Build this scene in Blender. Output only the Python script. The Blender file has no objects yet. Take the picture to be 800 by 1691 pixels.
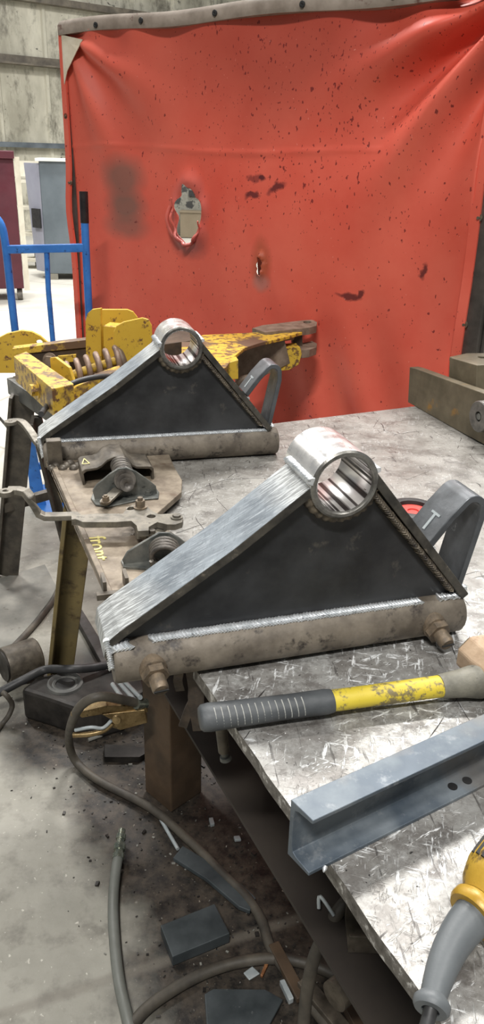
import bpy, bmesh, math, random
from mathutils import Vector, Matrix, noise
from mathutils.geometry import tessellate_polygon
random.seed(7)
S = bpy.context.scene
COL = S.collection
R = math.radians
# ---------------------------------------------------------------- camera
FPX, PITCH, ROLL, EYE = 1320.0, R(24.0), R(-1.5), 1.6
cam = bpy.data.objects.new('camera', bpy.data.cameras.new('camera')); COL.objects.link(cam); S.camera = cam
cam.data.sensor_fit = 'VERTICAL'; cam.data.sensor_height = 36.0
cam.data.lens = FPX * 36.0 / 1691.0
cam.data.clip_start = .02; cam.data.clip_end = 200
fw = Vector((0, math.cos(PITCH), -math.sin(PITCH))); up0 = Vector((0, math.sin(PITCH), math.cos(PITCH))); rt0 = Vector((1, 0, 0))
cr, sr = math.cos(ROLL), math.sin(ROLL)
rt = rt0 * cr - up0 * sr * 1.0; up = rt0 * sr + up0 * cr
# image x' = cr*x - sr*y ; y' = sr*x + cr*y
cam.matrix_world = Matrix(((rt.x, up.x, -fw.x, 0), (rt.y, up.y, -fw.y, 0), (rt.z, up.z, -fw.z, EYE), (0, 0, 0, 1)))
CAMP = Vector((0, 0, EYE))
# ---------------------------------------------------------------- world and lights
w = bpy.data.worlds.new('shop_air'); S.world = w; w.use_nodes = True
bg = w.node_tree.nodes['Background']; bg.inputs[0].default_value = (.93, .97, 1.0, 1); bg.inputs[1].default_value = .24
def area(name, loc, size, sizey, power, target=None, col=(1, .98, .95)):
    d = bpy.data.lights.new(name, 'AREA'); d.shape = 'RECTANGLE'; d.size = size; d.size_y = sizey; d.energy = power; d.color = col
    o = bpy.data.objects.new(name, d); COL.objects.link(o); o.location = loc
    if target: o.rotation_euler = (Vector(target) - Vector(loc)).to_track_quat('-Z', 'Y').to_euler()
    return o
area('bay_light', (0.9, 5.2, 6.5), 1.6, .4, 620)
area('bay_light', (-2.2, 4.6, 6.5), 1.3, .35, 260)
area('bay_light', (2.6, 1.0, 6.5), 1.3, .35, 160)
area('bay_light', (-0.8, -2.8, 6.5), 1.6, .35, 620)
area('bay_light', (3.5, 9.5, 6.5), 1.3, .35, 380)
area('bay_light', (-2.5, 10.0, 6.5), 1.3, .35, 400)
area('bay_light', (-7.0, 10.0, 6.5), 1.3, .35, 500)
area('bay_light', (0.5, 15.0, 6.5), 1.3, .35, 500)
S.view_settings.view_transform = 'Standard'; S.view_settings.look = 'None'
S.view_settings.gamma = 1; S.view_settings.use_curve_mapping = False
S.view_settings.exposure = -0.2

# ---------------------------------------------------------------- pixel helpers (a pixel of the photo to a point on a real plane)
def ray(px, py):
    x = (px - 400) / FPX; y = (845.5 - py) / FPX
    return rt * x + up * y + fw
def P(px, py, z=.9):
    d = ray(px, py); return CAMP + d * ((z - EYE) / d.z)
def Q(px, py, Y):
    d = ray(px, py); return CAMP + d * (Y / d.y)
def V(px, py, p0, yaw):
    n = Vector((-math.sin(yaw), math.cos(yaw), 0)); d = ray(px, py)
    return CAMP + d * (((Vector(p0) - CAMP).dot(n)) / d.dot(n))
# ---------------------------------------------------------------- materials
def lin(c):
    return tuple(((v / 255) / 12.92 if v / 255 <= .04045 else ((v / 255 + .055) / 1.055) ** 2.4) for v in c) + (1,)
class NT:
    def __init__(s, name):
        s.m = bpy.data.materials.new(name); s.m.use_nodes = True; s.t = s.m.node_tree
        s.b = s.t.nodes['Principled BSDF']; s.tc = s.n('ShaderNodeTexCoord'); s.pos = s.tc.outputs['Object']
    def n(s, k, **kw):
        x = s.t.nodes.new(k)
        for a, b in kw.items(): setattr(x, a, b)
        return x
    def l(s, a, b): s.t.links.new(a, b)
    def setin(s, sock, v):
        if isinstance(v, bpy.types.NodeSocket): s.l(v, sock)
        else: sock.default_value = v
    def mapping(s, scale=(1, 1, 1), rot=(0, 0, 0), loc=(0, 0, 0), src=None):
        if any(rot): src = s._rot(rot, src); rot = (0, 0, 0)
        m = s.n('ShaderNodeMapping'); m.inputs['Scale'].default_value = scale; m.inputs['Rotation'].default_value = rot; m.inputs['Location'].default_value = loc
        s.l(src or s.pos, m.inputs[0]); return m.outputs[0]
    def _rot(s, rot, src):
        m = s.n('ShaderNodeMapping'); m.inputs['Rotation'].default_value = rot; s.l(src or s.pos, m.inputs[0]); return m.outputs[0]
    def noise(s, scale, detail=4, rough=.55, src=None, dist=0):
        x = s.n('ShaderNodeTexNoise'); x.inputs['Scale'].default_value = scale; x.inputs['Detail'].default_value = detail
        x.inputs['Roughness'].default_value = rough; x.inputs['Distortion'].default_value = dist; s.l(src or s.pos, x.inputs['Vector']); return x.outputs[0]
    def ramp(s, f, lo, hi, a=0., b=1.):
        x = s.n('ShaderNodeMapRange'); x.inputs[1].default_value = lo; x.inputs[2].default_value = hi; x.inputs[3].default_value = a; x.inputs[4].default_value = b
        s.l(f, x.inputs[0]); return x.outputs[0]
    def mix(s, f, a, b, mode='MIX'):
        x = s.n('ShaderNodeMix', data_type='RGBA', blend_type=mode)
        s.setin(x.inputs[0], f); s.setin(x.inputs[6], a); s.setin(x.inputs[7], b); return x.outputs[2]
    def math(s, op, a, b=0.):
        x = s.n('ShaderNodeMath', operation=op); s.setin(x.inputs[0], a); s.setin(x.inputs[1], b); return x.outputs[0]
    def blob(s, c, r, lo=1.0, hi=.6, warp=0., wscale=8., rot=0.):
        # 1 inside an ellipsoid round c with radii r, fading between lo and hi
        src = s.pos
        if warp:
            nz = s.n('ShaderNodeTexNoise'); nz.inputs['Scale'].default_value = wscale; nz.inputs['Detail'].default_value = 5; s.l(s.pos, nz.inputs['Vector'])
            a = s.n('ShaderNodeVectorMath', operation='SUBTRACT'); s.l(nz.outputs[1], a.inputs[0]); a.inputs[1].default_value = (.5, .5, .5)
            b = s.n('ShaderNodeVectorMath', operation='SCALE'); s.l(a.outputs[0], b.inputs[0]); b.inputs['Scale'].default_value = warp
            d = s.n('ShaderNodeVectorMath', operation='ADD'); s.l(b.outputs[0], d.inputs[0]); s.l(s.pos, d.inputs[1]); src = d.outputs[0]
        a = s.n('ShaderNodeVectorMath', operation='SUBTRACT'); s.l(src, a.inputs[0]); a.inputs[1].default_value = c
        if rot:
            rr = s.n('ShaderNodeVectorRotate', rotation_type='Z_AXIS' if r[2] > 50 else 'Y_AXIS'); s.l(a.outputs[0], rr.inputs[0]); rr.inputs['Angle'].default_value = rot; a = rr
        b = s.n('ShaderNodeVectorMath', operation='DIVIDE'); s.l(a.outputs[0], b.inputs[0]); b.inputs[1].default_value = r
        l = s.n('ShaderNodeVectorMath', operation='LENGTH'); s.l(b.outputs[0], l.inputs[0])
        return s.ramp(l.outputs['Value'], lo, hi)
    def finish(s, col, rough=.5, metal=0., bump=None, bs=.3, bd=.002, spec=None):
        s.setin(s.b.inputs['Base Color'], col); s.setin(s.b.inputs['Roughness'], rough); s.setin(s.b.inputs['Metallic'], metal)
        if spec is not None: s.b.inputs['Specular IOR Level'].default_value = spec
        if bump is not None:
            x = s.n('ShaderNodeBump'); x.inputs['Strength'].default_value = bs; x.inputs['Distance'].default_value = bd
            s.l(bump, x.inputs['Height']); s.l(x.outputs[0], s.b.inputs['Normal'])
        return s.m
def simple(name, c1, c2, scale=20, rough=.5, metal=0., lo=.35, hi=.65, c3=None, s3=60, lo3=.62, hi3=.7, bs=.3, bd=.001, stretch=None):
    t = NT(name); src = t.mapping(stretch) if stretch else None
    n = t.noise(scale, 6, .6, src); col = t.mix(t.ramp(n, lo, hi), lin(c1), lin(c2))
    if c3: col = t.mix(t.ramp(t.noise(s3, 5, .65, src), lo3, hi3), col, lin(c3))
    r = t.ramp(t.noise(scale * 2.3, 4), .3, .7, max(rough - .1, 0.02), rough + .1)
    return t.finish(col, r, metal, t.noise(scale * 6, 5, .7, src), bs, bd)
M = {}
M['plate_black'] = simple('mill_scale_plate', (28, 29, 31), (56, 57, 58), 9, .5, .0, c3=(104, 98, 88), s3=16, lo3=.62, hi3=.8)
def flange_mat():
    t = NT('ground_flange'); n = t.noise(9, 6, .6); br = t.noise(34, 4, .65, t.mapping((1, 9, 1), (0, 0, R(14)))); br2 = t.noise(60, 3, .6, t.mapping((6, 1, 1), (0, 0, R(25))))
    col = t.mix(t.ramp(n, .42, .6), lin((98, 106, 113)), lin((142, 150, 156)))
    col = t.mix(t.ramp(br, .5, .7, 0, .45), col, lin((196, 202, 206)))
    col = t.mix(t.ramp(br2, .58, .66, 0, .4), col, lin((92, 98, 104)))
    end = t.math('MAXIMUM', t.blob((-.235, .05, .06), (.08, .5, .08), 1.1, .3, .08, 14), t.blob((.04, .05, .27), (.06, .5, .06), 1.1, .3, .06, 14))
    col = t.mix(t.math('MULTIPLY', end, .7), col, t.mix(t.ramp(br, .45, .58), lin((150, 150, 146)), lin((222, 224, 222))))
    return t.finish(col, t.ramp(n, .3, .7, .42, .58), t.ramp(n, .3, .7, .35, .6), t.math('ADD', t.noise(90, 4, .7, t.mapping((1, 8, 1))), br), .3, .001)
M['flange'] = flange_mat()
M['flange_dark'] = simple('flange_edge_steel', (52, 50, 46), (88, 84, 76), 30, .5, .3, c3=(120, 112, 100), s3=60)
M['rust_pipe'] = simple('weathered_pipe', (92, 84, 74), (128, 119, 106), 22, .6, .15, c3=(52, 46, 42), s3=34, lo3=.56, hi3=.68, bs=.5)
M['chrome'] = simple('machined_steel', (205, 203, 200), (235, 234, 232), 20, .3, .75, bs=.1, stretch=(1, .3, 1))
def bore():
    t = NT('polished_bore'); n = t.noise(130, 2, .6, t.mapping((1, .002, 1)))  # light and dark bands painted in as reflections along the bore
    return t.finish(t.mix(t.ramp(n, .47, .53), lin((84, 78, 76)), lin((238, 236, 234))), .3, .85, n, .1, .001)
M['bore'] = bore()
M['rim'] = simple('tube_rim', (98, 96, 92), (150, 148, 142), 40, .35, .8)
M['weld'] = simple('bright_weld', (206, 210, 212), (240, 242, 244), 60, .35, .7, c3=(110, 112, 116), s3=120, lo3=.62, hi3=.7, bs=.2)
M['weld_dark'] = simple('sooted_weld', (52, 46, 40), (112, 102, 86), 70, .5, .3, bs=.6)
M['hook'] = simple('hook_steel', (66, 68, 70), (98, 101, 104), 14, .42, .5, c3=(140, 143, 146), s3=50, lo3=.66, hi3=.72)
M['channel'] = None
M['rusty'] = simple('rusted_plate', (100, 88, 74), (142, 130, 113), 22, .55, .2, c3=(84, 60, 42), s3=9, lo3=.56, hi3=.72, bs=.5)
M['rusty_dark'] = simple('oiled_cast_steel', (66, 60, 52), (104, 96, 84), 30, .5, .3, c3=(40, 34, 30), s3=24)
M['grey_cast'] = simple('greasy_bracket_steel', (74, 77, 75), (116, 116, 110), 30, .42, .3, c3=(30, 30, 30), s3=40)
M['lever'] = simple('worn_lever_steel', (88, 84, 76), (130, 124, 112), 40, .45, .4, c3=(62, 58, 54), s3=40)
M['bolt'] = simple('rusty_bolt', (96, 86, 74), (134, 118, 98), 90, .5, .4)
M['bolt_rust'] = simple('rust_brown_bolt', (112, 72, 44), (150, 104, 66), 90, .6, .2)
M['spring_dark'] = simple('grimy_spring', (70, 66, 62), (112, 106, 98), 40, .45, .4)
M['spring_brown'] = simple('brown_spring', (112, 92, 80), (150, 128, 112), 30, .5, .2)
def yellow_mat(name, wear):
    t = NT(name)
    col = t.mix(t.noise(7), lin((190, 150, 42)), lin((210, 176, 66)))
    col = t.mix(t.ramp(t.noise(38, 8, .7), .60 - wear, .66 - wear), col, lin((106, 74, 48)))
    col = t.mix(t.ramp(t.noise(5, 5, .6), .62 - wear * .7, .68 - wear * .7), col, lin((98, 76, 58)))
    return t.finish(col, .5, 0, t.noise(60, 5), .3, .001)
M['yellow'] = yellow_mat('worn_yellow_paint', .035)
M['yellow_worn'] = yellow_mat('scraped_yellow_paint', .10)
M['brown_steel'] = simple('brown_scaled_steel', (104, 88, 74), (136, 120, 104), 24, .6, .1, c3=(78, 60, 48), s3=30)
M['dark_inside'] = simple('dirty_brown_steel', (56, 44, 34), (82, 64, 46), 20, .7)
M['olive'] = simple('olive_brown_steel', (88, 80, 62), (112, 102, 82), 14, .55, .15, c3=(150, 112, 54), s3=12, lo3=.60, hi3=.72)
M['ring_steel'] = simple('dark_ring_steel', (86, 84, 80), (122, 118, 112), 40, .45, .4)
M['blue'] = simple('blue_cart_paint', (40, 98, 172), (60, 128, 208), 8, .35, .0, c3=(24, 50, 92), s3=30, lo3=.62, hi3=.7)
M['black_grip'] = simple('black_grip', (26, 24, 26), (48, 40, 40), 20, .3)
M['maroon'] = simple('maroon_cabinet_paint', (74, 26, 38), (88, 34, 46), 3, .45)
M['greycab'] = simple('slate_cabinet_paint', (86, 96, 102), (106, 116, 122), 2, .45)
M['lightcab'] = simple('lavender_grey_paint', (140, 142, 156), (156, 158, 170), 2, .45)
M['whitestrip'] = simple('cream_strip', (196, 190, 172), (220, 216, 200), 5, .6)
M['rubber'] = simple('black_rubber', (26, 26, 27), (44, 43, 42), 30, .6)
M['caster'] = simple('caster_rubber', (88, 84, 78), (120, 116, 108), 20, .6)
M['stand'] = simple('black_stand_steel', (64, 60, 55), (96, 90, 80), 18, .55, .2, c3=(104, 98, 88), s3=20)
M['stand_grey'] = simple('grey_stand_steel', (78, 78, 76), (112, 112, 108), 12, .5, .2)
M['leg_olive'] = simple('olive_leg_paint', (116, 104, 74), (146, 128, 82), 6, .6, .0, c3=(84, 70, 50), s3=12, lo3=.54, hi3=.66)
M['leg_brown'] = simple('brown_leg_steel', (66, 54, 42), (92, 74, 56), 9, .6, .1, c3=(52, 42, 34), s3=14)
M['shelf'] = simple('dull_brown_shelf', (44, 38, 33), (56, 49, 42), 5, .75)
M['hose'] = simple('grey_air_hose', (88, 90, 84), (108, 110, 104), 10, .5)
M['cable'] = simple('dusty_cable', (56, 52, 46), (86, 80, 70), 14, .6)
M['cable_black'] = simple('black_cable', (30, 30, 32), (54, 54, 54), 14, .5)
M['brass'] = simple('plated_coupler', (120, 128, 118), (170, 172, 156), 60, .25, .8)
M['clamp'] = simple('tarnished_brass_clamp', (112, 92, 60), (160, 138, 98), 30, .35, .7, c3=(58, 46, 34), s3=40)
M['dark_iron'] = simple('dark_iron', (34, 32, 30), (60, 56, 52), 16, .5, .3)
M['blue_steel'] = simple('dark_blue_sheet', (48, 54, 56), (74, 80, 82), 9, .5, .2, c3=(96, 100, 100), s3=50, lo3=.66, hi3=.72)
M['light_scrap'] = simple('pale_scrap', (150, 158, 160), (176, 182, 182), 20, .5, .2)
M['mat'] = simple('worn_floor_sheet', (104, 104, 98), (134, 132, 124), 8, .7, c3=(84, 80, 72), s3=20)
M['grip'] = simple('grey_rubber_grip', (58, 61, 63), (80, 83, 85), 20, .55, bs=.4)
M['grip_line'] = simple('worn_grip_ridge', (150, 150, 144), (176, 176, 170), 60, .6)
def hammer_yellow():
    t = NT('chipped_yellow_handle'); col = t.mix(t.noise(18), lin((196, 172, 40)), lin((216, 196, 70)))
    col = t.mix(t.ramp(t.noise(34, 8, .75), .52, .58), col, lin((120, 108, 74)))
    return t.finish(col, .5, 0, t.noise(70), .4, .001)
M['hyellow'] = hammer_yellow()
M['collar'] = simple('scuffed_grey_collar', (96, 94, 84), (128, 125, 112), 40, .6, c3=(64, 62, 56), s3=60, bs=.6)
M['hhead'] = simple('tan_hammer_head', (158, 132, 104), (184, 160, 134), 24, .6, .05, c3=(110, 84, 62), s3=30, lo3=.55, hi3=.68, bs=.6)
M['hface'] = simple('worn_hammer_face', (120, 106, 88), (150, 136, 116), 40, .5, .3)
M['gyellow'] = simple('grimy_gold_housing', (156, 120, 38), (182, 148, 54), 20, .4, .1, c3=(84, 66, 36), s3=40, lo3=.56, hi3=.66)
M['boot'] = simple('grey_cable_boot', (84, 88, 90), (98, 102, 104), 10, .45)
M['chalk'] = simple('yellow_marker', (222, 208, 120), (232, 220, 150), 60, .7)
M['red_disc'] = simple('red_disc', (196, 56, 48), (212, 72, 60), 20, .6)
M['leather'] = simple('charred_leather', (48, 42, 38), (84, 72, 60), 30, .7)
M['brownbox'] = simple('brown_box', (116, 104, 84), (128, 116, 96), 3, .7)
M['machine'] = simple('grey_machine_paint', (110, 108, 98), (150, 148, 136), 3, .6, c3=(50, 50, 48), s3=3, lo3=.5, hi3=.56)
M['white_metal'] = simple('white_painted_metal', (216, 216, 210), (230, 230, 226), 5, .5)
M['screenpost'] = simple('screen_post_steel', (62, 58, 54), (92, 86, 80), 10, .5, .3)
M['tape'] = simple('pale_vinyl_patch', (196, 184, 160), (212, 202, 182), 20, .5)
M['hem'] = simple('grey_hem', (116, 104, 92), (144, 132, 120), 12, .55, c3=(92, 66, 56), s3=14)
M['girt'] = simple('wall_girt_steel', (78, 72, 64), (120, 112, 98), 4, .6)
M['conduit'] = simple('galvanised_conduit', (92, 100, 106), (116, 124, 130), 4, .4, .3)
def channel_mat():
    t = NT('blue_grey_mill_channel'); n = t.noise(12, 5)
    col = t.mix(t.ramp(n, .4, .6), lin((74, 84, 94)), lin((112, 120, 126)))
    col = t.mix(t.ramp(t.noise(40, 6, .7), .55, .7, 0, .6), col, lin((142, 146, 148)))
    col = t.mix(t.ramp(t.noise(5), .52, .6, 0, .7), col, lin((114, 110, 104)))
    return t.finish(col, t.ramp(n, .3, .7, .45, .62), .3, t.noise(90), .25, .001)
M['channel'] = channel_mat()
def table_mat():
    t = NT('ground_table_steel')
    big = t.noise(11, 9, .72)
    col = t.mix(t.ramp(big, .38, .6), lin((112, 108, 102)), lin((148, 145, 139)))
    # near end is ground bright, far end is a duller grey: worn-in zones with their own ragged outline
    near = t.blob((-.2, -1.0, 0), (1.1, 1.0, 9), 1.0, .8, .35, 6)
    nc = t.mix(t.ramp(t.noise(26, 9, .75), .42, .58), lin((118, 115, 112)), lin((176, 176, 173)))
    nc = t.mix(t.ramp(t.noise(6, 4, .6, t.mapping((1, 1, 1), (0, 0, 0), (2, 5, 0))), .4, .6, 0, .45), nc, lin((134, 130, 124)))
    col = t.mix(t.math('MULTIPLY', near, .85), col, nc)
    s1 = t.noise(120, 3, .7, t.mapping((1, .16, 1), (0, 0, R(35)))); s2 = t.noise(130, 3, .7, t.mapping((1, .14, 1), (0, 0, R(-50)))); s3 = t.noise(110, 3, .7, t.mapping((1, .2, 1), (0, 0, R(80))))
    sc = t.math('MAXIMUM', t.ramp(s1, .57, .63), t.math('MAXIMUM', t.ramp(s2, .59, .65), t.ramp(s3, .59, .65)))
    zone = t.ramp(t.noise(12, 6, .7), .44, .56)
    scz = t.math('MULTIPLY', sc, t.math('MULTIPLY', zone, t.ramp(near, 0, 1, .16, 1)))
    col = t.mix(scz, col, lin((244, 246, 246)))
    dk = t.noise(16, 9, .75, t.mapping((1, 1, 1), (0, 0, 0), (7, 7, 1)))
    col = t.mix(t.ramp(dk, .54, .62, 0, .6), col, lin((80, 75, 71)))
    ds = t.noise(110, 3, .7, t.mapping((1, .1, 1), (0, 0, R(20)), (3, 3, 0)))
    col = t.mix(t.ramp(ds, .62, .67, 0, .7), col, lin((66, 62, 60)))
    # long dark gouges
    g = None
    for scl, mp, w0 in ((3.6, ((1, .35, 1), R(42), (0, 0, 0)), .0012), (5.5, ((.35, 1, 1), R(-25), (3, 1, 0)), .0022), (4.5, ((1, .3, 1), R(12), (8, 3, 0)), .0016)):
        v = t.n('ShaderNodeTexVoronoi', feature='DISTANCE_TO_EDGE'); v.inputs['Scale'].default_value = scl
        wv = t.n('ShaderNodeVectorMath', operation='SCALE'); nz = t.n('ShaderNodeTexNoise'); nz.inputs['Scale'].default_value = 9; t.l(t.pos, nz.inputs['Vector']); t.l(nz.outputs[1], wv.inputs[0]); wv.inputs['Scale'].default_value = .018
        ad = t.n('ShaderNodeVectorMath', operation='ADD'); t.l(wv.outputs[0], ad.inputs[0]); t.l(t.mapping(mp[0], (0, 0, mp[1]), mp[2]), ad.inputs[1]); t.l(ad.outputs[0], v.inputs['Vector'])
        q = t.math('MULTIPLY', t.ramp(v.outputs['Distance'], w0 * 1.6, w0 * .5), t.ramp(t.noise(5 + scl, 2), .52, .56))
        g = q if g is None else t.math('MAXIMUM', g, q)
    col = t.mix(g, col, lin((46, 42, 40)))
    col = t.mix(t.ramp(t.noise(150, 3, .6), .66, .70), col, lin((54, 52, 50)))
    col = t.mix(t.ramp(t.noise(170, 3, .6, t.mapping((1, 1, 1), (0, 0, 0), (9, 9, 0))), .68, .71), col, lin((236, 236, 232)))
    h = t.math('SUBTRACT', t.noise(60, 6, .7), t.math('MULTIPLY', g, 2.))
    h = t.math('ADD', h, t.math('MULTIPLY', sc, .4))
    return t.finish(col, t.ramp(t.noise(14, 5), .3, .7, .34, .56), t.ramp(near, 0, 1, .15, .4), h, .5, .0015)
M['table'] = table_mat()
M['table_edge'] = simple('table_edge_steel', (84, 80, 74), (140, 136, 130), 60, .45, .5, c3=(200, 198, 194), s3=60, lo3=.56, hi3=.62, bs=.8, bd=.003)
def floor_mat():
    t = NT('shop_concrete')
    col = t.mix(t.ramp(t.noise(1.1, 6, .6), .35, .65), lin((178, 175, 165)), lin((204, 201, 191)))
    far = t.blob((1.5, 13, 0), (14, 9.6, 99), 1.0, .9, .8, 1.0)
    nearc = t.mix(t.ramp(t.noise(2.3, 7, .65), .35, .68), lin((120, 118, 108)), lin((156, 153, 142)))
    nearc = t.mix(t.ramp(t.noise(14, 6, .65), .5, .72, 0, .7), nearc, lin((92, 88, 80)))
    nearc = t.mix(t.ramp(t.noise(70, 3), .66, .72, 0, .8), nearc, lin((196, 192, 180)))
    col = t.mix(far, nearc, col)
    # grime around and under the bench, its colour darkened further for shade there
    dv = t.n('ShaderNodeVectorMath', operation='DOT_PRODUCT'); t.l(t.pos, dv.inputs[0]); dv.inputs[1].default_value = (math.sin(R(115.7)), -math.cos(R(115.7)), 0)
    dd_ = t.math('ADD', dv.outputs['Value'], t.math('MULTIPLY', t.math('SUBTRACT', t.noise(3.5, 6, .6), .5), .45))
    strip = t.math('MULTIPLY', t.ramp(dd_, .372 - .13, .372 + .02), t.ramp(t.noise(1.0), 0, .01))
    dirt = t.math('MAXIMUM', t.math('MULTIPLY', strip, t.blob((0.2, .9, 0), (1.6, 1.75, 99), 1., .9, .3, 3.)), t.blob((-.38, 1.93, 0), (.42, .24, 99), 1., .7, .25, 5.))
    dirt_shade_col = t.mix(t.ramp(t.noise(24, 9, .75), .40, .60), lin((22, 19, 16)), lin((66, 58, 49)))
    dirt_shade_col = t.mix(t.ramp(t.noise(110, 3, .6), .68, .73), dirt_shade_col, lin((150, 142, 128)))
    col = t.mix(dirt, col, dirt_shade_col)
    crack = t.n('ShaderNodeTexVoronoi', feature='DISTANCE_TO_EDGE'); crack.inputs['Scale'].default_value = .45
    t.l(t.mapping((1, 1, 1), (0, 0, .3)), crack.inputs['Vector'])
    col = t.mix(t.ramp(crack.outputs['Distance'], .006, .002, 0, .5), col, lin((110, 104, 94)))
    return t.finish(col, t.ramp(t.noise(3), .3, .7, .45, .7), 0, t.noise(40, 7, .7), .35, .004)
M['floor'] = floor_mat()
def wall_mat():
    t = NT('grimy_sheet_wall')
    col = t.mix(t.ramp(t.noise(1.2, 6, .6, t.mapping((1, 1, .35))), .35, .65), lin((158, 154, 138)), lin((220, 216, 198)))
    col = t.mix(t.ramp(t.noise(2.6, 7, .7, t.mapping((1, 1, .5), (0, 0, 0), (4, 2, 1))), .52, .7), col, lin((96, 92, 80)))
    col = t.mix(t.ramp(t.noise(3.2, 8, .75, t.mapping((1, 1, 1), (0, 0, 0), (9, 2, 5)), 1.2), .62, .66), col, lin((48, 46, 42)))
    return t.finish(col, .5, .1, t.noise(6, 5), .3, .01)
M['wall'] = wall_mat()
def vinyl_mat():
    t = NT('red_vinyl')
    col = t.mix(t.ramp(t.noise(2.2, 5, .6), .35, .65), lin((216, 86, 68)), lin((228, 106, 86)))
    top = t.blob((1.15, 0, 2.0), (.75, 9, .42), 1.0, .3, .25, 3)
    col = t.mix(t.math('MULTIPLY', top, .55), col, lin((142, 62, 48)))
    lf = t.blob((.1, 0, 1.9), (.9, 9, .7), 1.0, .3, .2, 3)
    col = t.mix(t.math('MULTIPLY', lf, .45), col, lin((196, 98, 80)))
    for c, r_, a in (((.315, 0, 1.50), (.13, 9, .09), .8), ((.325, 0, 1.385), (.125, 9, .07), .85), ((.32, 0, 1.30), (.14, 9, .06), .65)):
        col = t.mix(t.math('MULTIPLY', t.blob(c, r_, 1.25, .45, .03, 12), a), col, lin((126, 96, 84)))
    # soot round the holes
    col = t.mix(t.math('MULTIPLY', t.blob((.71, 0, 1.26), (.11, 9, .07), 1.2, .5, .05, 20), .7), col, lin((120, 62, 62)))
    col = t.mix(t.math('MULTIPLY', t.blob((.712, 0, 1.375), (.125, 9, .165), 1.05, .75, .06, 16), .55), col, lin((176, 92, 84)))
    col = t.mix(t.math('MULTIPLY', t.blob((1.098, 0, 1.205), (.055, 9, .11), 1.1, .4, .03, 20), .75), col, lin((150, 76, 44)))
    col = t.mix(t.math('MULTIPLY', t.blob((1.10, 0, 1.135), (.05, 9, .04), 1.1, .5, .02, 20), .6), col, lin((186, 128, 118)))
    # black scuffs
    for (px, py), rr, rx, rz in (((580, 489), 0, .055, .014), ((598, 484), .8, .02, .012), ((425, 296), 0, .05, .018), ((460, 310), .5, .05, .02), ((420, 322), .2, .04, .015), ((702, 448), 0, .012, .03), ((436, 296), 0, .02, .01)):
        v = V(px, py, CL, CYAW); s = (v - CL).dot(CDIR)
        m = t.math('MULTIPLY', t.blob((s, 0, v.z), (rx, 9, rz), 1.1, .6, .05, 24, rr), .85 if px != 425 else .6)
        col = t.mix(m, col, lin((78, 28, 34)))
    # spatter burns
    sp = t.noise(62, 2, .5, t.mapping((1.4, 1, .8)))
    dens = t.ramp(t.blob((1.3, 0, 1.75), (.75, 9, .55), 1.2, .4, .3, 4), 0, 1, .0, .055)
    thr = t.math('SUBTRACT', sp, t.math('SUBTRACT', .70, dens))
    col = t.mix(t.ramp(thr, 0, .02, 0, .85), col, lin((112, 34, 34)))
    sp2 = t.noise(34, 2, .5); col = t.mix(t.ramp(sp2, .75, .765, 0, .8), col, lin((110, 30, 34)))
    sp3 = t.noise(90, 2, .5, t.mapping((1, 1, 1), (0, 0, 0), (5, 3, 9))); col = t.mix(t.ramp(sp3, .75, .77, 0, .7), col, lin((232, 150, 136)))
    t.b.inputs['Subsurface Weight'].default_value = 0
    return t.finish(col, t.ramp(t.noise(5), .3, .7, .38, .52), 0, t.noise(220, 3), .08, .001, spec=.4)
CL = Vector((-.82, 4.0, 0)); CYAW = R(-37); CDIR = Vector((math.cos(CYAW), math.sin(CYAW), 0)); CN = Vector((-math.sin(CYAW), math.cos(CYAW), 0))
M['vinyl'] = vinyl_mat()

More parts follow.
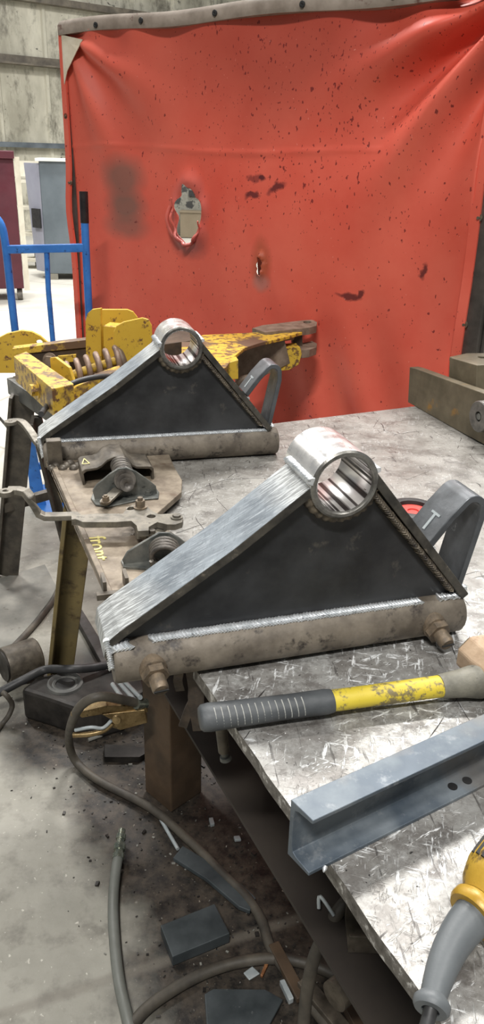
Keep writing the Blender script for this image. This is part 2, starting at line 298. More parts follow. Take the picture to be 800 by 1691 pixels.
# ---------------------------------------------------------------- mesh helpers
def frame_from(d, upv=Vector((0, 0, 1))):
    d = d.normalized()
    if abs(d.dot(upv)) > .98: upv = Vector((0, 1, 0))
    a = d.cross(upv).normalized(); return a, a.cross(d).normalized()
class MB:
    def __init__(s): s.v = []; s.f = []; s.mi = []
    def add(s, vs, fs, mi=0):
        o = len(s.v); s.v += [Vector(p) for p in vs]
        for f in fs: s.f.append(tuple(i + o for i in f)); s.mi.append(mi)
        return s
    def prism(s, loops, off, mi=0, mside=None):
        """loops: list of coplanar loops (first = outline, others = holes); extruded by vector off"""
        off = Vector(off); ls = [[Vector(p) for p in l] for l in loops]; flat = [p for l in ls for p in l]; n = len(flat)
        tris = tessellate_polygon(ls)
        nrm = Vector((0, 0, 0))
        for t in tris:
            nrm = (flat[t[1]] - flat[t[0]]).cross(flat[t[2]] - flat[t[0]])
            if nrm.length > 1e-12: break
        fs = []
        for t in tris:
            fs.append(t); fs.append(tuple(i + n for i in reversed(t)))
        s.add(flat + [p + off for p in flat], fs, mi)
        base = len(s.v) - 2 * n; k = 0
        for l in ls:
            m = len(l)
            for i in range(m):
                a, b = base + k + i, base + k + (i + 1) % m
                s.f.append((a, b, b + n, a + n)); s.mi.append(mi if mside is None else mside)
            k += m
        return s
    def box(s, c, sx, sy, sz, yaw=0, rot=None, mi=0):
        m = rot or Matrix.Rotation(yaw, 3, 'Z'); c = Vector(c)
        vs = [c + m @ Vector((x * sx / 2, y * sy / 2, z * sz / 2)) for x in (-1, 1) for y in (-1, 1) for z in (-1, 1)]
        return s.add(vs, [(0, 1, 3, 2), (4, 6, 7, 5), (0, 4, 5, 1), (2, 3, 7, 6), (0, 2, 6, 4), (1, 5, 7, 3)], mi)
    def bar(s, a, b, wd, th, upv=Vector((0, 0, 1)), mi=0):
        return s.sweep([a, b], wd, th, upv, mi)
    def sweep(s, pts, wd, th, upv=Vector((0, 0, 1)), mi=0):
        pts = [Vector(p) for p in pts]; upv = Vector(upv); n = len(pts); vs = []
        for i, p in enumerate(pts):
            d = (pts[min(i + 1, n - 1)] - pts[max(i - 1, 0)]).normalized()
            a, b = frame_from(d, upv)
            k = 1.0
            if 0 < i < n - 1:
                c = (pts[i + 1] - p).normalized().dot((p - pts[i - 1]).normalized()); k = 1 / max(math.sqrt((1 + c) / 2), .6)
            for x, y in ((-1, -1), (1, -1), (1, 1), (-1, 1)): vs.append(p + a * (x * wd / 2) + b * (y * th / 2 * k))
        fs = [(3, 2, 1, 0), tuple(4 * (n - 1) + i for i in range(4))]
        for i in range(n - 1):
            for j in range(4): fs.append((4 * i + j, 4 * i + (j + 1) % 4, 4 * i + 4 + (j + 1) % 4, 4 * i + 4 + j))
        return s.add(vs, fs, mi)
    def tube(s, pts, r, seg=12, mi=0, cap=True):
        pts = [Vector(p) for p in pts]; n = len(pts); vs = []; prev = None
        rs = r if isinstance(r, (list, tuple)) else [r] * n
        for i, p in enumerate(pts):
            d = (pts[min(i + 1, n - 1)] - pts[max(i - 1, 0)]).normalized()
            if prev is None: a, b = frame_from(d)
            else:
                a = (prev - d * prev.dot(d)).normalized(); b = a.cross(d).normalized() * -1
                b = d.cross(a).normalized()
            prev = a; b = d.cross(a).normalized()
            for j in range(seg):
                t = 2 * math.pi * j / seg; vs.append(p + (a * math.cos(t) + b * math.sin(t)) * rs[i])
        fs = []
        for i in range(n - 1):
            for j in range(seg): fs.append((i * seg + j, i * seg + (j + 1) % seg, (i + 1) * seg + (j + 1) % seg, (i + 1) * seg + j))
        if cap: fs += [tuple(reversed(range(seg))), tuple((n - 1) * seg + j for j in range(seg))]
        return s.add(vs, fs, mi)
    def lathe(s, o, d, prof, seg=32, mi=None):
        """prof: (distance along d, radius[, material]) list, revolved round the axis"""
        o = Vector(o); d = Vector(d).normalized(); a, b = frame_from(d); b = d.cross(a).normalized(); vs = []; n = len(prof)
        for q in prof:
            for j in range(seg):
                t = 2 * math.pi * j / seg; vs.append(o + d * q[0] + (a * math.cos(t) + b * math.sin(t)) * max(q[1], 1e-5))
        base = len(s.v); s.v += vs
        for i in range(n - 1):
            for j in range(seg):
                s.f.append(tuple(base + k for k in (i * seg + j, i * seg + (j + 1) % seg, (i + 1) * seg + (j + 1) % seg, (i + 1) * seg + j))); s.mi.append(prof[i][2] if len(prof[i]) > 2 else (mi or 0))
        return s
    def cyl(s, a, b, r, seg=20, mi=0): return s.tube([a, b], r, seg, mi)
    def build(s, name, mats, parent=None, smooth=None, bevel=0, origin=None):
        if not isinstance(mats, (list, tuple)): mats = [mats]
        me = bpy.data.meshes.new(name)
        o0 = Vector(origin) if origin is not None else Vector((0, 0, 0))
        me.from_pydata([p - o0 for p in s.v], [], s.f)
        for m in mats: me.materials.append(M[m])
        for p, i in zip(me.polygons, s.mi): p.material_index = i
        bm = bmesh.new(); bm.from_mesh(me); bmesh.ops.remove_doubles(bm, verts=bm.verts, dist=1e-6); bmesh.ops.recalc_face_normals(bm, faces=bm.faces); bm.to_mesh(me); bm.free()
        if smooth is not None:
            for p in me.polygons: p.use_smooth = True
            me.set_sharp_from_angle(angle=R(smooth))
        o = bpy.data.objects.new(name, me); COL.objects.link(o); o.location = o0
        if bevel:
            b = o.modifiers.new('bevel', 'BEVEL'); b.width = bevel; b.segments = 2; b.limit_method = 'ANGLE'; b.angle_limit = R(40)
        if parent is not None:
            o.parent = parent
            if origin is None: o.matrix_parent_inverse = Matrix.Identity(4)
        return o
def tag(o, label=None, cat=None, group=None, kind=None):
    if label: o['label'] = label
    if cat: o['category'] = cat
    if group: o['group'] = group
    if kind: o['kind'] = kind
    return o
def thing(name, loc, label, cat, yaw=0, scale=1, group=None):
    o = bpy.data.objects.new(name, None); COL.objects.link(o); o.empty_display_size = .05
    o.location = loc; o.rotation_euler = (0, 0, yaw); o.scale = (scale,) * 3
    return tag(o, label, cat, group)
class Off(MB):
    """mesh builder in world space whose result becomes a child of an empty: vertices are moved into the empty's frame"""
    def __init__(s, root): super().__init__(); s.root = root
    def build(s, name, mats, parent=None, **k):
        rt_ = s.root; inv = Matrix.LocRotScale(rt_.location, rt_.rotation_euler, rt_.scale).inverted()
        s.v = [inv @ p for p in s.v]
        return super().build(name, mats, parent or rt_, **k)
def arc(c, r, a0, a1, n, ex=Vector((1, 0, 0)), ey=Vector((0, 1, 0))):
    return [Vector(c) + ex * (r * math.cos(a0 + (a1 - a0) * i / n)) + ey * (r * math.sin(a0 + (a1 - a0) * i / n)) for i in range(n + 1)]
def circ(c, r, n=20, ex=Vector((1, 0, 0)), ey=Vector((0, 1, 0)), ry=None):
    return [Vector(c) + ex * (r * math.cos(2 * math.pi * i / n)) + ey * ((ry or r) * math.sin(2 * math.pi * i / n)) for i in range(n)]
def smoothpath(pts, n=6):
    pts = [Vector(p) for p in pts]; out = []
    for i in range(len(pts) - 1):
        p0, p1, p2, p3 = pts[max(i - 1, 0)], pts[i], pts[i + 1], pts[min(i + 2, len(pts) - 1)]
        for k in range(n):
            t = k / n
            out.append(.5 * ((2 * p1) + (p2 - p0) * t + (2 * p0 - 5 * p1 + 4 * p2 - p3) * t * t + (3 * p1 - p0 - 3 * p2 + p3) * t ** 3))
    out.append(pts[-1]); return out
def helix(c, d, r, length, turns, n=20):
    d = Vector(d).normalized(); a, b = frame_from(d); N = int(turns * n)
    return [Vector(c) + d * (length * i / N) + (a * math.cos(2 * math.pi * i / n) + b * math.sin(2 * math.pi * i / n)) * r for i in range(N + 1)]
def hexbolt(mb, c, d, r, h, washer=True, stub=.0, mi=0):
    c = Vector(c); d = Vector(d).normalized(); z = 0
    if washer: mb.lathe(c, d, [(0, 0), (0, r * 1.45), (.0025, r * 1.45), (.0025, 0)], 20, mi); z = .0025
    a, b = frame_from(d); b = d.cross(a)
    mb.prism([[c + d * z + (a * math.cos(k * math.pi / 3) + b * math.sin(k * math.pi / 3)) * r for k in range(6)]], d * h, mi)
    if stub: mb.cyl(c + d * (z + h), c + d * (z + h + stub), r * .55, 14, mi)
def weldbead(mb, a, b, r, pitch=.004, seg=10, lift=Vector((0, 0, 1)), jitter=.08, mi=0, chev=.9):
    """a run of overlapping rounded ripples"""
    a, b = Vector(a), Vector(b); d = (b - a); L = d.length; d.normalize(); s_, t_ = frame_from(d, lift); n = max(int(L / pitch), 2); vs = []; K = 4; rings = 0
    for i in range(n):
        k = 1 + random.uniform(-jitter, jitter)
        for q in (0, .35, .75, .98):
            rr = r * k * (.78 + .3 * math.sin(math.pi * min(q + .15, 1)))
            for j in range(seg):
                th = 2 * math.pi * j / seg; off = -abs(math.sin(th)) * r * chev
                vs.append(a + d * ((i + q) * pitch + off) + (s_ * math.cos(th) + t_ * math.sin(th) * .7) * rr)
            rings += 1
    fs = []
    for i in range(rings - 1):
        for j in range(seg): fs.append((i * seg + j, i * seg + (j + 1) % seg, (i + 1) * seg + (j + 1) % seg, (i + 1) * seg + j))
    fs += [tuple(reversed(range(seg))), tuple((rings - 1) * seg + j for j in range(seg))]
    mb.add(vs, fs, mi); return mb

# ================================================================ SETTING
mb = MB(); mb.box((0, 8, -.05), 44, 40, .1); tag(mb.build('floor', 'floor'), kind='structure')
WL = Vector((-3.3, 20.0, 0)); WYAW = R(40); WD = Vector((math.cos(WYAW), math.sin(WYAW), 0)); WN = Vector((math.sin(WYAW), -math.cos(WYAW), 0))
mb = MB(); prof = []
x = -9.0
while x < 16:      # shallow ribbed sheet
    prof += [(x, 0), (x + .95, 0), (x + .98, .04), (x + 1.04, .04), (x + 1.07, 0)]; x += 1.1
vs = []; fs = []
for s_, o in prof:
    for z in (0, 8): vs.append(WL + WD * s_ + WN * o + Vector((0, 0, z)))
for i in range(len(prof) - 1): fs.append((2 * i, 2 * i + 2, 2 * i + 3, 2 * i + 1))
n = len(vs); vs += [p - WN * .05 for p in vs]; fs += [tuple(reversed([i + n for i in f])) for f in fs]
mb.add(vs, fs); tag(mb.build('wall_back', 'wall'), kind='structure')
mb = MB()
zt = V(60, 102, WL + WN * .1, WYAW).z
mb.prism([[WL + WD * -8 + WN * .05 + Vector((0, 0, zt - .09)), WL + WD * -8 + WN * .28 + Vector((0, 0, zt - .09)), WL + WD * -8 + WN * .28 + Vector((0, 0, zt - .06)), WL + WD * -8 + WN * .08 + Vector((0, 0, zt - .06)), WL + WD * -8 + WN * .08 + Vector((0, 0, zt + .09)), WL + WD * -8 + WN * .05 + Vector((0, 0, zt + .09))]], WD * 24)
tag(mb.build('trim_1', 'girt'), kind='structure')
mb = MB(); zt = V(100, 6, WL + WN * .1, WYAW).z
mb.box(WL + WD * 4 + WN * .15 + Vector((0, 0, zt)), 24, .2, .12, WYAW); tag(mb.build('trim_2', 'girt'), kind='structure')
zt = V(60, 240, WL + WN * .1, WYAW).z
mb = MB(); mb.box(WL + WD * 4 + WN * .12 + Vector((0, 0, zt)), 24, .1, .1, WYAW); tag(mb.build('trim_3', 'conduit'), kind='structure')

# ================================================================ WELDING SCREEN
scr = thing('welding_screen', CL, 'tall red vinyl welding screen with a burnt hole, behind the workbench', 'welding screen', CYAW)
SW, ZT, ZB = 1.945, 2.07, .16
HOLES = [((.712, 1.375), .072, .115, -.1), ((1.098, 1.198), .014, .038, -.25)]
def cshape(s, z):
    d = .018 * math.sin(s * 3.1 + .5) * math.sin(z * 1.7) + .01 * noise.noise(Vector((s * 2.5, z * 1.8, 1)))
    for cs, cz, sgn in ((0, ZT, 1), (SW + .1, ZT + .02, -1)):
        dx, dz = (s - cs) * sgn, cz - z; r = math.hypot(dx, dz); th = math.atan2(dz, max(dx, 1e-4))
        k = 9 if sgn > 0 else 11
        d += (.028 if sgn > 0 else .075) * math.exp(-((r - .3) / .32) ** 2) * math.sin(th * k + 1.0) * math.sin(min(th, math.pi / 2) * 2) 
    # drapes low on the right, where the sheet pulls from the corner
    t = s * .75 + z * .55
    d += .02 * math.exp(-((s - 1.55) / .3) ** 2) * math.exp(-((z - .55) / .4) ** 2) * math.sin((s * 1.0 + z * .35) * 26)
    # scalloped swags under the top rail
    d += .014 * math.exp(-((ZT - z) / .1) ** 2) * math.sin(s * 19 + 3 * math.sin(s * 3))
    # pucker along right edge
    d += .02 * math.exp(-((s - SW) / .14) ** 2) * math.sin(z * 7)
    # raised horizontal seam
    d -= .0035 * math.exp(-((z - 1.62 - .01 * math.sin(s * 5)) / .006) ** 2) * (1 if s < 1.6 else 0)
    for (cs, cz), rx, rz, tl in HOLES:
        q = math.hypot((s - cs) / rx, (z - cz) / rz)
        if q < 2.2: d -= .016 * math.exp(-((q - 1.05) / .35) ** 2) * (1 + .4 * math.sin(5 * math.atan2(z - cz, s - cs)))
    return d
def redge(z):   # right edge pulled in between its fixings
    return SW + .012 - .022 * math.exp(-((z - .93) / .07) ** 2)
NX, NZ = 210, 200
vs = []; inside = {}
for j in range(NZ + 1):
    for i in range(NX + 1):
        z = ZB + (ZT - ZB) * j / NZ; s = redge(z) * i / NX
        s0, z0 = s, z
        for h, ((cs, cz), rx, rz, tl) in enumerate(HOLES):
            dx, dz = s - cs, z - cz; a = math.atan2(dz / rz, dx / rx); q = math.hypot(dx / rx, dz / rz)
            lim = 1 + (.10 * math.sin(3 * a + 1) + .07 * math.sin(7 * a) - (.18 * math.exp(-((a - .9) / .35) ** 2) + .22 * math.exp(-((a - 2.3) / .3) ** 2) if h == 0 else 0))
            q /= lim
            if q < 1.0: inside[len(vs)] = 1
            if q < 1.0 and q > 1 - (.17 if h == 0 else .6):      # pull the rim of the remaining sheet onto the outline
                k = 1.0 / max(q, .01); s, z = cs + dx * k, cz + dz * k; inside[len(vs)] = 2
        vs.append(Vector((s, cshape(s, z), z)))
fs = []
for j in range(NZ):
    for i in range(NX):
        f = (j * (NX + 1) + i, j * (NX + 1) + i + 1, (j + 1) * (NX + 1) + i + 1, (j + 1) * (NX + 1) + i)
        if any(inside.get(k, 0) == 1 for k in f) or all(inside.get(k, 0) == 2 for k in f): continue
        fs.append(f)
mb = MB(); mb.add(vs, fs)
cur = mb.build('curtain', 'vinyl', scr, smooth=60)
sm = cur.modifiers.new('thick', 'SOLIDIFY'); sm.thickness = .003
# curled burnt lip round the big hole
mb = MB()
lp = []
for k in range(41):
    a = R(150) + R(200) * k / 40; lp.append(Vector((.712 + .078 * math.cos(a), -.03 + .01 * math.sin(9 * a), 1.372 + .122 * math.sin(a))))
mb.tube(lp, [.003 + .005 * math.sin(math.pi * k / 40) for k in range(41)], 8)
mb.tube(smoothpath([(.62, -.02, 1.40), (.612, -.035, 1.35), (.635, -.03, 1.29), (.66, -.02, 1.27)]), [.008] * 19, 8)
mb.build('burnt_lip', 'vinyl', scr, smooth=60)
mb = MB(); mb.sweep(smoothpath([(1.085, .05, 1.30), (1.095, .035, 1.24), (1.105, .032, 1.16), (1.10, .045, 1.10)], 4), .10, .006, (0, 1, 0)); mb.build('added_dark_flap', 'leather', scr)  # dark flap added behind the small hole to block the bright view
mb = MB(); mb.add([(-.005, -.02, ZT - .01), (.13, -.022, ZT - .035), (.10, -.03, ZT - .075), (.03, -.03, ZT - .15), (-.005, -.02, ZT - .2)], [(0, 1, 2, 3, 4)])
o = mb.build('corner_patch', 'tape', scr); o.modifiers.new('t', 'SOLIDIFY').thickness = .003
# hem wrapped over the top rail
mb = MB(); hp = []
n = 40
for i in range(n + 1):
    s = 2.1 * i / n; zz = ZT + .012 + .006 * math.sin(s * 7)
    for dy, dz in ((-.024, -.024), (-.026, .012), (-.012, .03), (.012, .03), (.026, .012), (.024, -.024)): hp.append(Vector((s - .02, dy, zz + dz)))
fs = [(6 * i + j, 6 * i + (j + 1) % 6, 6 * i + 6 + (j + 1) % 6, 6 * i + 6 + j) for i in range(n) for j in range(6)] + [tuple(range(6)), tuple(6 * n + j for j in reversed(range(6)))]
mb.add(hp, fs); mb.build('top_hem', 'hem', scr, smooth=50)
for s in (.22, .48, .86, 1.25, 1.6):
    mb = MB(); mb.lathe((s, -.026, ZT + .012), (0, -1, 0), [(0, .011), (.004, .011), (.005, .005), (.003, .003), (.003, 0)], 14); mb.build('grommet', 'rubber', scr, smooth=40)
mb = MB(); mb.bar((-.02, .02, .0), (-.02, .02, ZT + .02), .035, .035); mb.build('post', 'screenpost', scr, bevel=.003)
mb = MB()
mb.box((SW + .06, .02, 1.06), .055, .05, 2.12); mb.box((SW + .095, .05, 1.06), .012, .05, 2.12); mb.build('post', 'screenpost', scr, bevel=.003)
mb = MB(); mb.bar((0, 0, ZT + .01), (2.05, 0, ZT + .01), .03, .03); mb.build('top_rail', 'screenpost', scr)
for s in (0, SW + .06):
    mb = MB(); mb.box((s - .01, .02, .025), .06, .6, .05); mb.build('foot', 'screenpost', scr, bevel=.004)
for px, py in ((757, 533), (772, 358), (126, 302), (121, 192)):
    v = V(px, py, CL, CYAW); s = (v - CL).dot(CDIR); s = SW + .035 if s > 1 else -.01
    mb = MB(); mb.lathe((s, -.012, v.z), (0, -1, 0), [(0, .012), (.006, .012), (.006, .005), (.012, .005), (.012, 0)], 14); mb.build('screw', 'bolt', scr, smooth=40)
# maroon edge fold on both sides
mb = MB(); pts = []
for k in range(30):
    z = .16 + 1.9 * k / 29; pts.append(Vector((-.012 - .02 * math.exp(-((z - 1.35) / .13) ** 2), -.012, z)))
mb.sweep(pts, .03, .012, (0, -1, 0)); mb.build('edge_fold', 'vinyl', scr, smooth=50)
mb = MB(); pts = []
for k in range(40):
    z = .16 + 1.9 * k / 39; pts.append(Vector((SW + .022 - .0 * math.sin(z * 4.2), -.014 + .006 * math.sin(z * 11), z)))
mb.sweep(pts, .034, .01, (0, -1, 0)); mb.build('edge_fold', 'vinyl', scr, smooth=50)

# ================================================================ BACKGROUND THINGS
# grey cabinet
c0 = P(84, 462, 0); yw = R(8); ex = Vector((math.cos(yw), math.sin(yw), 0)); ey = Vector((-math.sin(yw), math.cos(yw), 0))
cab = thing('machine_cabinet', c0, 'slate grey metal cabinet with a dark recess, left of the red screen', 'cabinet', yw)
hc = V(84, 266, c0, yw).z
mb = MB(); mb.box((.45, .35, .08 + (hc - .08) / 2), 1.0, .7, hc - .08); mb.build('body', 'greycab', cab, bevel=.01)
mb = MB(); mb.prism([[Vector((-.05, 0, .1)), Vector((-.05, 0, hc - .03)), Vector((-.27, .28, hc - .03)), Vector((-.20, .22, .1))]], (0, .12, 0)); mb.build('slanted_panel', 'lightcab', cab)
mb = MB(); mb.box((-.13, .09, .78), .17, .05, .24, R(-50)); mb.build('recess', 'rubber', cab)
mb = MB(); mb.box((.44, .33, hc + .015), 1.06, .74, .035); mb.build('top_edge', 'white_metal', cab)
for fx_ in (.03, .8):
    mb = MB(); mb.box((fx_, .1, .04), .14, .2, .08); mb.build('foot_block', 'machine', cab)
# maroon cabinet
c0 = P(40, 478, .13); c0.z = 0; yw = R(17)
mc = thing('tool_cabinet', c0, 'maroon steel cabinet on casters at the left edge, behind the blue cart', 'cabinet', yw)
hc = V(14, 262, c0, yw).z
mb = MB(); mb.box((-.55, .3, .14 + (hc - .14) / 2), 1.1, .6, hc - .14); mb.build('body', 'maroon', mc, bevel=.008)
mb = MB(); mb.box((-.55, .28, hc + .04), 1.12, .66, .08); mb.build('lid', 'maroon', mc, bevel=.008)
mb = MB(); mb.box((.035, .02, .14 + (hc - .14) / 2), .06, .04, hc - .1); mb.build('edge_strip', 'whitestrip', mc)
for x in (-.06, -.95):
    mb = MB(); mb.cyl((x - .02, .1, .065), (x + .04, .1, .065), .065, 20); mb.build('caster', 'caster', mc, smooth=40)
# cream stack between cabinets
b0 = P(44, 455, 0); zt = V(40, 308, b0, 0).z
st = thing('shelf_rack', (b0.x - .1, b0.y + .9, 0), 'cream and grey stacked shelf seen in the gap between the two cabinets', 'rack')
for k in range(4):
    mb = MB(); mb.box((0, 0, .12 + k * .36), .5, .4, .04); mb.build('shelf', 'whitestrip', st)
mb = MB(); mb.box((.0, .1, .7), .04, .04, 1.4); mb.box((.22, .1, .7), .04, .04, 1.4); mb.build('upright', 'machine', st)
mb = MB(); mb.box((0, -.02, 1.36), .44, .2, .2); mb.build('carton', 'whitestrip', st)
# box and machine seen through the burnt hole
b0 = P(322, 394, 0)
bx = MB(); c = b0 + Vector((0, .3, .0)); bx.box(c + Vector((0, 0, .26)), .62, .5, .5); bx.box(c + Vector((0, 0, .51)), .66, .54, .03)
tag(bx.build('storage_box', 'brownbox', origin=c, bevel=.01), 'brown box on the far floor seen through the burnt hole', 'box')
mc2 = thing('far_machine', c + Vector((.1, .62, 0)), 'grey shop machine beyond the brown box, seen through the hole', 'machine')
mb = MB(); mb.box((-.1, 0, .55), 1.0, .5, 1.1); mb.build('base', 'machine', mc2, bevel=.02)
mb = MB(); mb.box((.05, 0, 1.35), .35, .4, .6); mb.cyl((-.2, -.3, 1.2), (.3, -.3, 1.2), .09); mb.build('head', 'machine', mc2, bevel=.02)
mb = MB(); mb.box((-.12, -.27, .85), .3, .05, .12); mb.build('control_panel', 'rubber', mc2)

# ================================================================ BLUE HAND CART
YC = 3.6; c0 = Q(70, 800, YC); c0.z = 0
ct = thing('hand_cart', c0, 'blue tubular hand cart frame standing left of the red screen', 'hand cart')
rail_r = [Q(140, 330, YC), Q(142, 410, YC), Q(149, 560, YC), Q(158, 740, YC - .02)]
rail_l = [Q(-6, 350, YC), Q(2, 372, YC), Q(9, 410, YC), Q(20, 520, YC), Q(44, 740, YC), Q(50, 800, YC - .02)]
mb = Off(ct); mb.tube([Q(140, 366, YC), Q(142, 410, YC), Q(149, 560, YC), Q(162, 880, YC)], .017, 16)
mb.build('side_tube', 'blue', smooth=40)
mb = Off(ct); mb.tube(smoothpath([Q(-14, 352, YC), Q(2, 372, YC), Q(10, 412, YC), Q(22, 520, YC), Q(60, 850, YC)], 5), .017, 16); mb.build('side_tube', 'blue', smooth=40)
mb = Off(ct); mb.tube([Q(138, 316, YC), Q(140, 368, YC)], .0185, 16); mb.build('grip', 'black_grip', smooth=40)
mb = Off(ct); mb.bar(Q(12, 412, YC), Q(142, 409, YC), .028, .034); mb.build('crossbar', 'blue', bevel=.003)
mb = Off(ct); mb.tube([Q(77, 412, YC), Q(80, 480, YC), Q(88, 570, YC), Q(108, 860, YC)], .012, 12); mb.build('middle_bar', 'blue', smooth=40)
mb = Off(ct); mb.bar(Q(40, 770, YC), Q(160, 768, YC), .028, .03); mb.build('crossbar', 'blue', bevel=.003)
mb = Off(ct); a, b, c, d = P(50, 842, .012), P(96, 852, .012), P(150, 820, .012), P(70, 800, .012)
pl = [P(52, 835, .015), P(62, 850, .015), P(98, 852, .015), P(160, 846, .015), P(160, 800, .015), P(52, 800, .015)]
mb.prism([pl], (0, 0, -.012)); mb.build('toe_plate', 'blue')
mb = Off(ct); mb.prism([[Q(38, 690, YC - .02), Q(50, 690, YC - .02), Q(76, 835, YC - .02), Q(52, 835, YC - .02)]], (0, .008, 0)); mb.build('side_plate', 'blue')

# ================================================================ WORKBENCH
TY = R(115.7); TD = Vector((math.cos(TY), math.sin(TY), 0)); TN = Vector((math.sin(TY), -math.cos(TY), 0)); T0 = Vector((.189, .466, 0))
def T(a, i, z=.9): return T0 + TD * a + TN * i + Vector((0, 0, z))
LT = 1.61
bench = thing('steel_workbench', T(.8, .6, 0), 'heavy steel workbench with a scratched bright grey top holding both brackets', 'workbench', TY - R(90))
mb = Off(bench)
edge = []
n = 90
for k in range(n + 1):
    a = -.5 + (LT + .5) * k / n; edge.append((a, .003 * noise.noise(Vector((a * 14, 0, 0))) + .0015 * noise.noise(Vector((a * 60, 2, 0)))))
out = [T(a, i) for a, i in edge] + [T(LT, 1.2), T(-.5, 1.2)]
mb.prism([out], (0, 0, -.022), 0, 1)
top = mb.build('tabletop', ['table', 'table_edge'])
b = top.modifiers.new('bevel', 'BEVEL'); b.width = .004; b.segments = 2; b.limit_method = 'ANGLE'; b.angle_limit = R(50); b.material = 1
for a, i in ((1.26, .21), (.42, .42), (1.3, 1.05), (.3, 1.05)):
    mb = Off(bench); mb.box(T(a, i, .439), .11, .11, .878, TY + R(20)); mb.build('leg', 'leg_brown', bevel=.004)
mb = Off(bench); mb.prism([[T(1.35, .117, .5), T(-.3, .117, .5), T(-.3, 1.1, .5), T(1.35, 1.1, .5)]], (0, 0, -.008)); mb.build('shelf', 'shelf')
mb = Off(bench); mb.bar(T(1.5, .1, .86), T(-.4, .1, .86), .05, .03); mb.bar(T(1.5, 1.1, .86), T(-.4, 1.1, .86), .05, .03); mb.build('top_brace', 'leg_brown')
# splayed olive leg at the far end
def legL(root, a, b, wide, name, mat, th=.012, side=.03):
    a, b = Vector(a), Vector(b); d = (b - a).normalized()
    x = Vector((1, 0, 0)); x = (x - d * x.dot(d)).normalized(); y = d.cross(x).normalized()
    if y.y < 0: y = -y
    mb = Off(root) if root else MB()
    q = lambda u, v: a + x * u + y * v
    mb.prism([[q(-wide / 2, -side), q(-wide / 2 + th, -side), q(-wide / 2 + th, 0), q(wide / 2, 0), q(wide / 2, th), q(-wide / 2, th)]], b - a)
    return mb.build(name, mat, root, bevel=.002) if root else mb.build(name, mat, bevel=.002)
hs = thing('sawhorse', (-.5, 2.1, 0), 'olive brown splayed steel trestle leg under the plate with the lever', 'trestle')
legL(hs, P(100, 1116, 0), Q(137, 800, 1.93), .078, 'leg', 'leg_olive', .012, .045)
mb = Off(hs); p1 = Q(137, 800, 1.93); mb.box(p1 + Vector((.18, .05, .0)), .5, .07, .05, R(20)); mb.build('crossbeam', 'leg_olive', bevel=.003)
p2 = p1 + Vector((.36, .12, 0)); legL(hs, Vector((p2.x + .1, p2.y + .35, 0)), p2, .07, 'leg', 'leg_olive')

# black stand carrying the yellow attachment
sd = thing('steel_stand', (-.8, 2.8, 0), 'black splayed steel stand under the yellow attachment at far left', 'stand')
mb = Off(sd)
a0, a1 = P(24, 622, .85), P(150, 705, .85)
mb.bar(a0 + Vector((0, 0, -.03)), a1 + Vector((0, 0, -.03)), .06, .06); mb.build('top_beam', 'stand_grey', bevel=.004)
mb = Off(sd); far = Vector((.45, .25, 0)); mb.bar(a0 + far - Vector((0, 0, .03)), a1 + far - Vector((0, 0, .03)), .06, .06); mb.build('top_beam', 'stand_grey', bevel=.004)
legL(sd, P(12, 952, 0), Q(38, 655, 2.72), .085, 'leg', 'stand')
legL(sd, P(112, 905, 0) , Q(60, 690, 2.6), .035, 'leg', 'stand')
mb = Off(sd); mb.bar(Q(5, 838, 2.8), Q(95, 812, 2.95), .03, .035); mb.build('brace', 'stand')
mb = Off(sd); mb.bar(a0 - Vector((0, 0, .03)), a0 + far - Vector((0, 0, .03)), .06, .05); mb.build('cross_beam', 'stand', bevel=.003)
l2 = a1 + far; legL(sd, Vector((l2.x + .1, l2.y + .1, 0)), l2 - Vector((0, 0, .04)), .07, 'leg', 'stand')
l2 = a0 + far; legL(sd, Vector((l2.x + .1, l2.y + .2, 0)), l2 - Vector((0, 0, .04)), .07, 'leg', 'stand')

